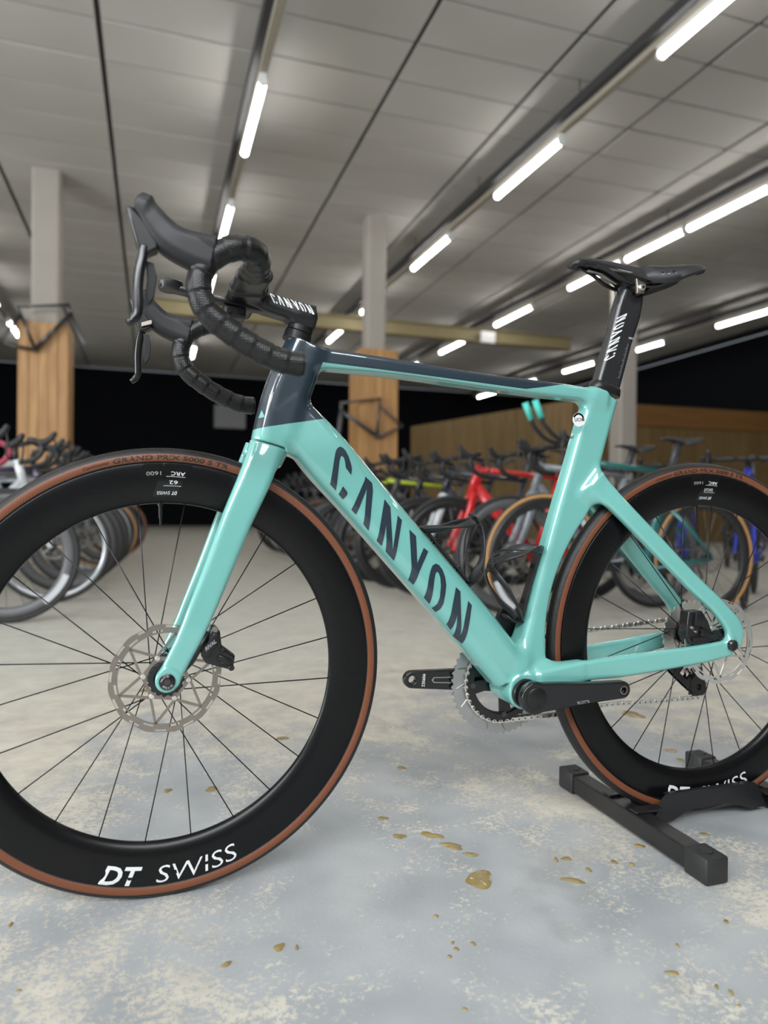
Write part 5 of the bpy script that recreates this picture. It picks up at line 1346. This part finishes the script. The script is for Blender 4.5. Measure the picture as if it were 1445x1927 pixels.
G = dict(rimd=bg_rim(0.055), rims=bg_rim(0.028), tyre=bg_tyre(), spd=bg_spokes(0.260), sps=bg_spokes(0.287), hub=bg_hub(), rotor=bg_rotor(), frame=bg_frame(False), aero=bg_frame(True), fork=bg_fork(),
         bar=bg_bar(0.0), barh=bg_bar(0.05), hood0=bg_hoods(0.0, -1), hood1=bg_hoods(0.0, 1), hoodh0=bg_hoods(0.05, -1), hoodh1=bg_hoods(0.05, 1), post=bg_post(), crank=bg_crank(), cass=bg_cassette(), chain=bg_chain(), decal0=bg_decal(-1), decal1=bg_decal(1), tri0=bg_tri(-1), tri1=bg_tri(1), pad0=bg_pad(-1), pad1=bg_pad(1), grip0=bg_trigrip(-1), grip1=bg_trigrip(1))
for me in G.values():
    bm = bmesh.new(); bm.from_mesh(me); bmesh.ops.recalc_face_normals(bm, faces=bm.faces); bm.to_mesh(me); bm.free()
def inst(name, key, mats, parent, loc=(0, 0, 0)):
    o = bpy.data.objects.new(name, G[key]); COL.objects.link(o); o.parent = parent; o.location = loc
    for sl, m in zip(o.material_slots, mats): sl.link = 'OBJECT'; sl.material = m
    return o
def bg_bike(label, x, y, rz, frame='black', wall='tyre', rim='rimblk', deep=True, tape='tape', aero=False, high=False, tri=False, decal=False, lean=0.0, saddle='saddle', fork=None, group=None):
    root = empty('road_bike', (x, y, 0)); root.rotation_euler = (lean, 0, rz)
    tag(root, label, 'bicycle', group)
    B = BGM
    inst('frame', 'aero' if aero else 'frame', [B[frame]], root); inst('fork', 'fork', [B[fork or frame]], root)
    for nm, hx in (('front_wheel', 0.0), ('rear_wheel', 0.9950)):
        w = inst(nm, 'rimd' if deep else 'rims', [B[rim]], root, (hx, 0, 0.339))
        inst('tyre', 'tyre', [B['tyre'], B[wall]], w); tag(inst('spoke_set', 'spd' if deep else 'sps', [B['spoke']], w), kind='stuff'); inst('hub', 'hub', [B['tape']], w)
        inst('brake_rotor', 'rotor', [B['metal']], w, (0, -0.042 if hx == 0 else -0.05, 0))
        if decal and not (tri and hx):
            for q in '01':
                for a0 in (20, 200, 290): inst('rim_decal', 'decal' + q, [B['decal']], w).rotation_euler = (0, -math.radians(a0), 0)
        if hx: inst('cassette', 'cass', [B['metal']], w)
    inst('handlebar', 'barh' if high else 'bar', [B[tape]], root); [inst('brake_hood', ('hoodh' if high else 'hood') + q, [B['tape']], root) for q in '01']
    if tri:
        for q in '01': inst('aero_extension', 'tri' + q, [B['tape']], root); inst('arm_pad', 'pad' + q, [B['tape']], root); inst('aero_grip', 'grip' + q, [B['teal_tape']], root)
    inst('seatpost', 'post', [B['post']], root)
    s = bpy.data.objects.new('saddle', sd_me2); COL.objects.link(s); s.parent = root; s.location = (0.0, 0, -0.060)
    if saddle != 'saddle': s.material_slots[0].link = 'OBJECT'; s.material_slots[0].material = B[saddle]
    inst('crankset', 'crank', [B['metal'], B['tape']], root, (0.5925, 0, 0.272)); inst('chain', 'chain', [B['metal']], root)
    return root
sd_me2 = sd_me.copy(); sd_me2.materials.clear(); sd_me2.materials.append(BGM['saddle'])

RL = math.pi
LROW = [  # left row, noses towards the aisle
    ('green road bike with pink bar tape and deep grey rims, nearest in the left row', -0.71, 2.83, dict(frame='green', tape='pink', rim='rimgrey', decal=True, aero=True)),
    ('white road bike with silver rims, second from the front in the left row', -0.60, 3.62, dict(frame='white', rim='rimsil', deep=False, high=True)),
    ('dark purple road bike, third from the front in the left row', -0.58, 4.15, dict(frame='purple', rim='rimgrey', high=True)),
    ('black road bike beside the dark purple one, fourth in the left row', -0.56, 4.65, dict(frame='black', rim='rimgrey', high=True)),
    ('dark grey road bike, fifth from the front in the left row', -0.54, 5.15, dict(frame='dgrey', rim='rimgrey', high=True)),
    ('silver grey road bike with silver rims, sixth in the left row', -0.52, 5.70, dict(frame='grey', rim='rimsil', deep=False)),
    ('black road bike with tan-walled tyres, seventh in the left row', -0.50, 6.30, dict(frame='black', wall='gum', deep=False)),
    ('navy road bike behind the tan-tyred one in the left row', -0.48, 7.00, dict(frame='navy', rim='rimgrey')),
    ('black road bike with brown-walled tyres at the far end of the left row', -0.42, 7.80, dict(frame='black', wall='brown', deep=False)),
    ]
random.seed(11)
for lb, x, y, kw in LROW:
    bg_bike(lb, x, y, RL + random.uniform(-0.02, 0.02), group='bikes parked in the left row', **kw)
RROW = [
    ('turquoise time trial bike with turquoise aero grips and gum-walled tyres', 1.86, 2.02, dict(frame='dteal', fork='mint', wall='gum', tri=True, decal=True, aero=True, tape='tape')),
    ('silver grey road bike between the turquoise and the red bike', 1.92, 2.49, dict(frame='grey', wall='tyre', rim='rimgrey')),
    ('bright red road bike with black wheels in the right row', 1.74, 2.93, dict(frame='red', aero=True)),
    ('navy road bike with a white fork just behind the red bike', 1.74, 3.39, dict(frame='navy', fork='white')),
    ('black road bike, second behind the red bike', 1.72, 3.87, dict(frame='black', high=True)),
    ('dark grey road bike in front of the neon yellow one', 1.70, 4.35, dict(frame='dgrey', high=True)),
    ('neon yellow road bike in the right row', 1.74, 4.82, dict(frame='neon', deep=False)),
    ('black road bike right behind the neon yellow one', 1.70, 5.28, dict(frame='black', high=True)),
    ('dark purple road bike in the far half of the right row', 1.70, 5.75, dict(frame='purple', rim='rimgrey', high=True)),
    ('black road bike with brown-walled tyres in the right row', 1.68, 6.22, dict(frame='black', wall='brown', deep=False)),
    ('navy road bike with grey rims in the far half of the right row', 1.68, 6.70, dict(frame='navy', rim='rimgrey', high=True)),
    ('dark grey road bike, third from the far end of the right row', 1.66, 7.20, dict(frame='dgrey', high=True)),
    ('black road bike with silver rims near the far end of the right row', 1.66, 7.70, dict(frame='black', rim='rimsil', deep=False, high=True)),
    ('navy road bike at the far end of the right row', 1.64, 8.30, dict(frame='navy')),
    ]
for lb, x, y, kw in RROW:
    bg_bike(lb, x, y, random.uniform(-0.006, 0.006), group='bikes parked in the right row', **kw)
CLUSTER = [
    ('royal blue road bike with black wheels, nearest behind the rear wheel', 3.42, 2.30, 0.72, dict(frame='blue', deep=False)),
    ('royal blue road bike with grey rims behind the nearer blue one', 3.46, 3.00, 0.72, dict(frame='blue', deep=False, rim='rimgrey')),
    ('dark grey road bike behind the two blue bikes', 3.60, 3.65, 0.72, dict(frame='dgrey', deep=False, rim='rimgrey', wall='gum')),
    ('black road bike with a white saddle behind the seat tube', 3.75, 4.30, 0.72, dict(frame='black', saddle='white', deep=False)),
    ('white road bike with black bars behind the rear tyre', 3.95, 4.95, 0.72, dict(frame='white', deep=False)),
    ('navy road bike in front of the brown partition', 4.95, 4.65, 0.72, dict(frame='navy', high=True)),
    ('red road bike in front of the brown partition', 5.05, 5.45, 0.72, dict(frame='red', deep=False)),
    ('black road bike at the right end in front of the partition', 5.85, 4.95, 0.72, dict(frame='black', high=True)),
    ]
for lb, x, y, a, kw in CLUSTER:
    bg_bike(lb, x, y, a, group='bikes standing on the right', **kw)

# bare frames hung on the pillars
def hung(label, loc, rot, m):
    r = empty('bicycle_frame', loc); r.rotation_euler = rot; tag(r, label, 'bicycle frame')
    f = inst('frame', 'frame', [BGM[m]], r, (-0.5925, 0, -0.272)); inst('fork', 'fork', [BGM[m]], r, (-0.5925, 0, -0.272))
    MB().tube([(0.06, 0.0, 0.50), (0.06, 0.10, 0.50)], 0.006, 8).build('wall_hook', M_RAIL, r)
hung('bare black bicycle frame hung on the left wood-clad pillar', (-1.42, 8.60, 2.53), (0, 0.05, math.pi), 'black')
hung('bare dark frame hung on the wood-clad pillar inside the frame triangle', (3.02, 8.53, 1.62), (0, -0.25, 0.0), 'dgrey')
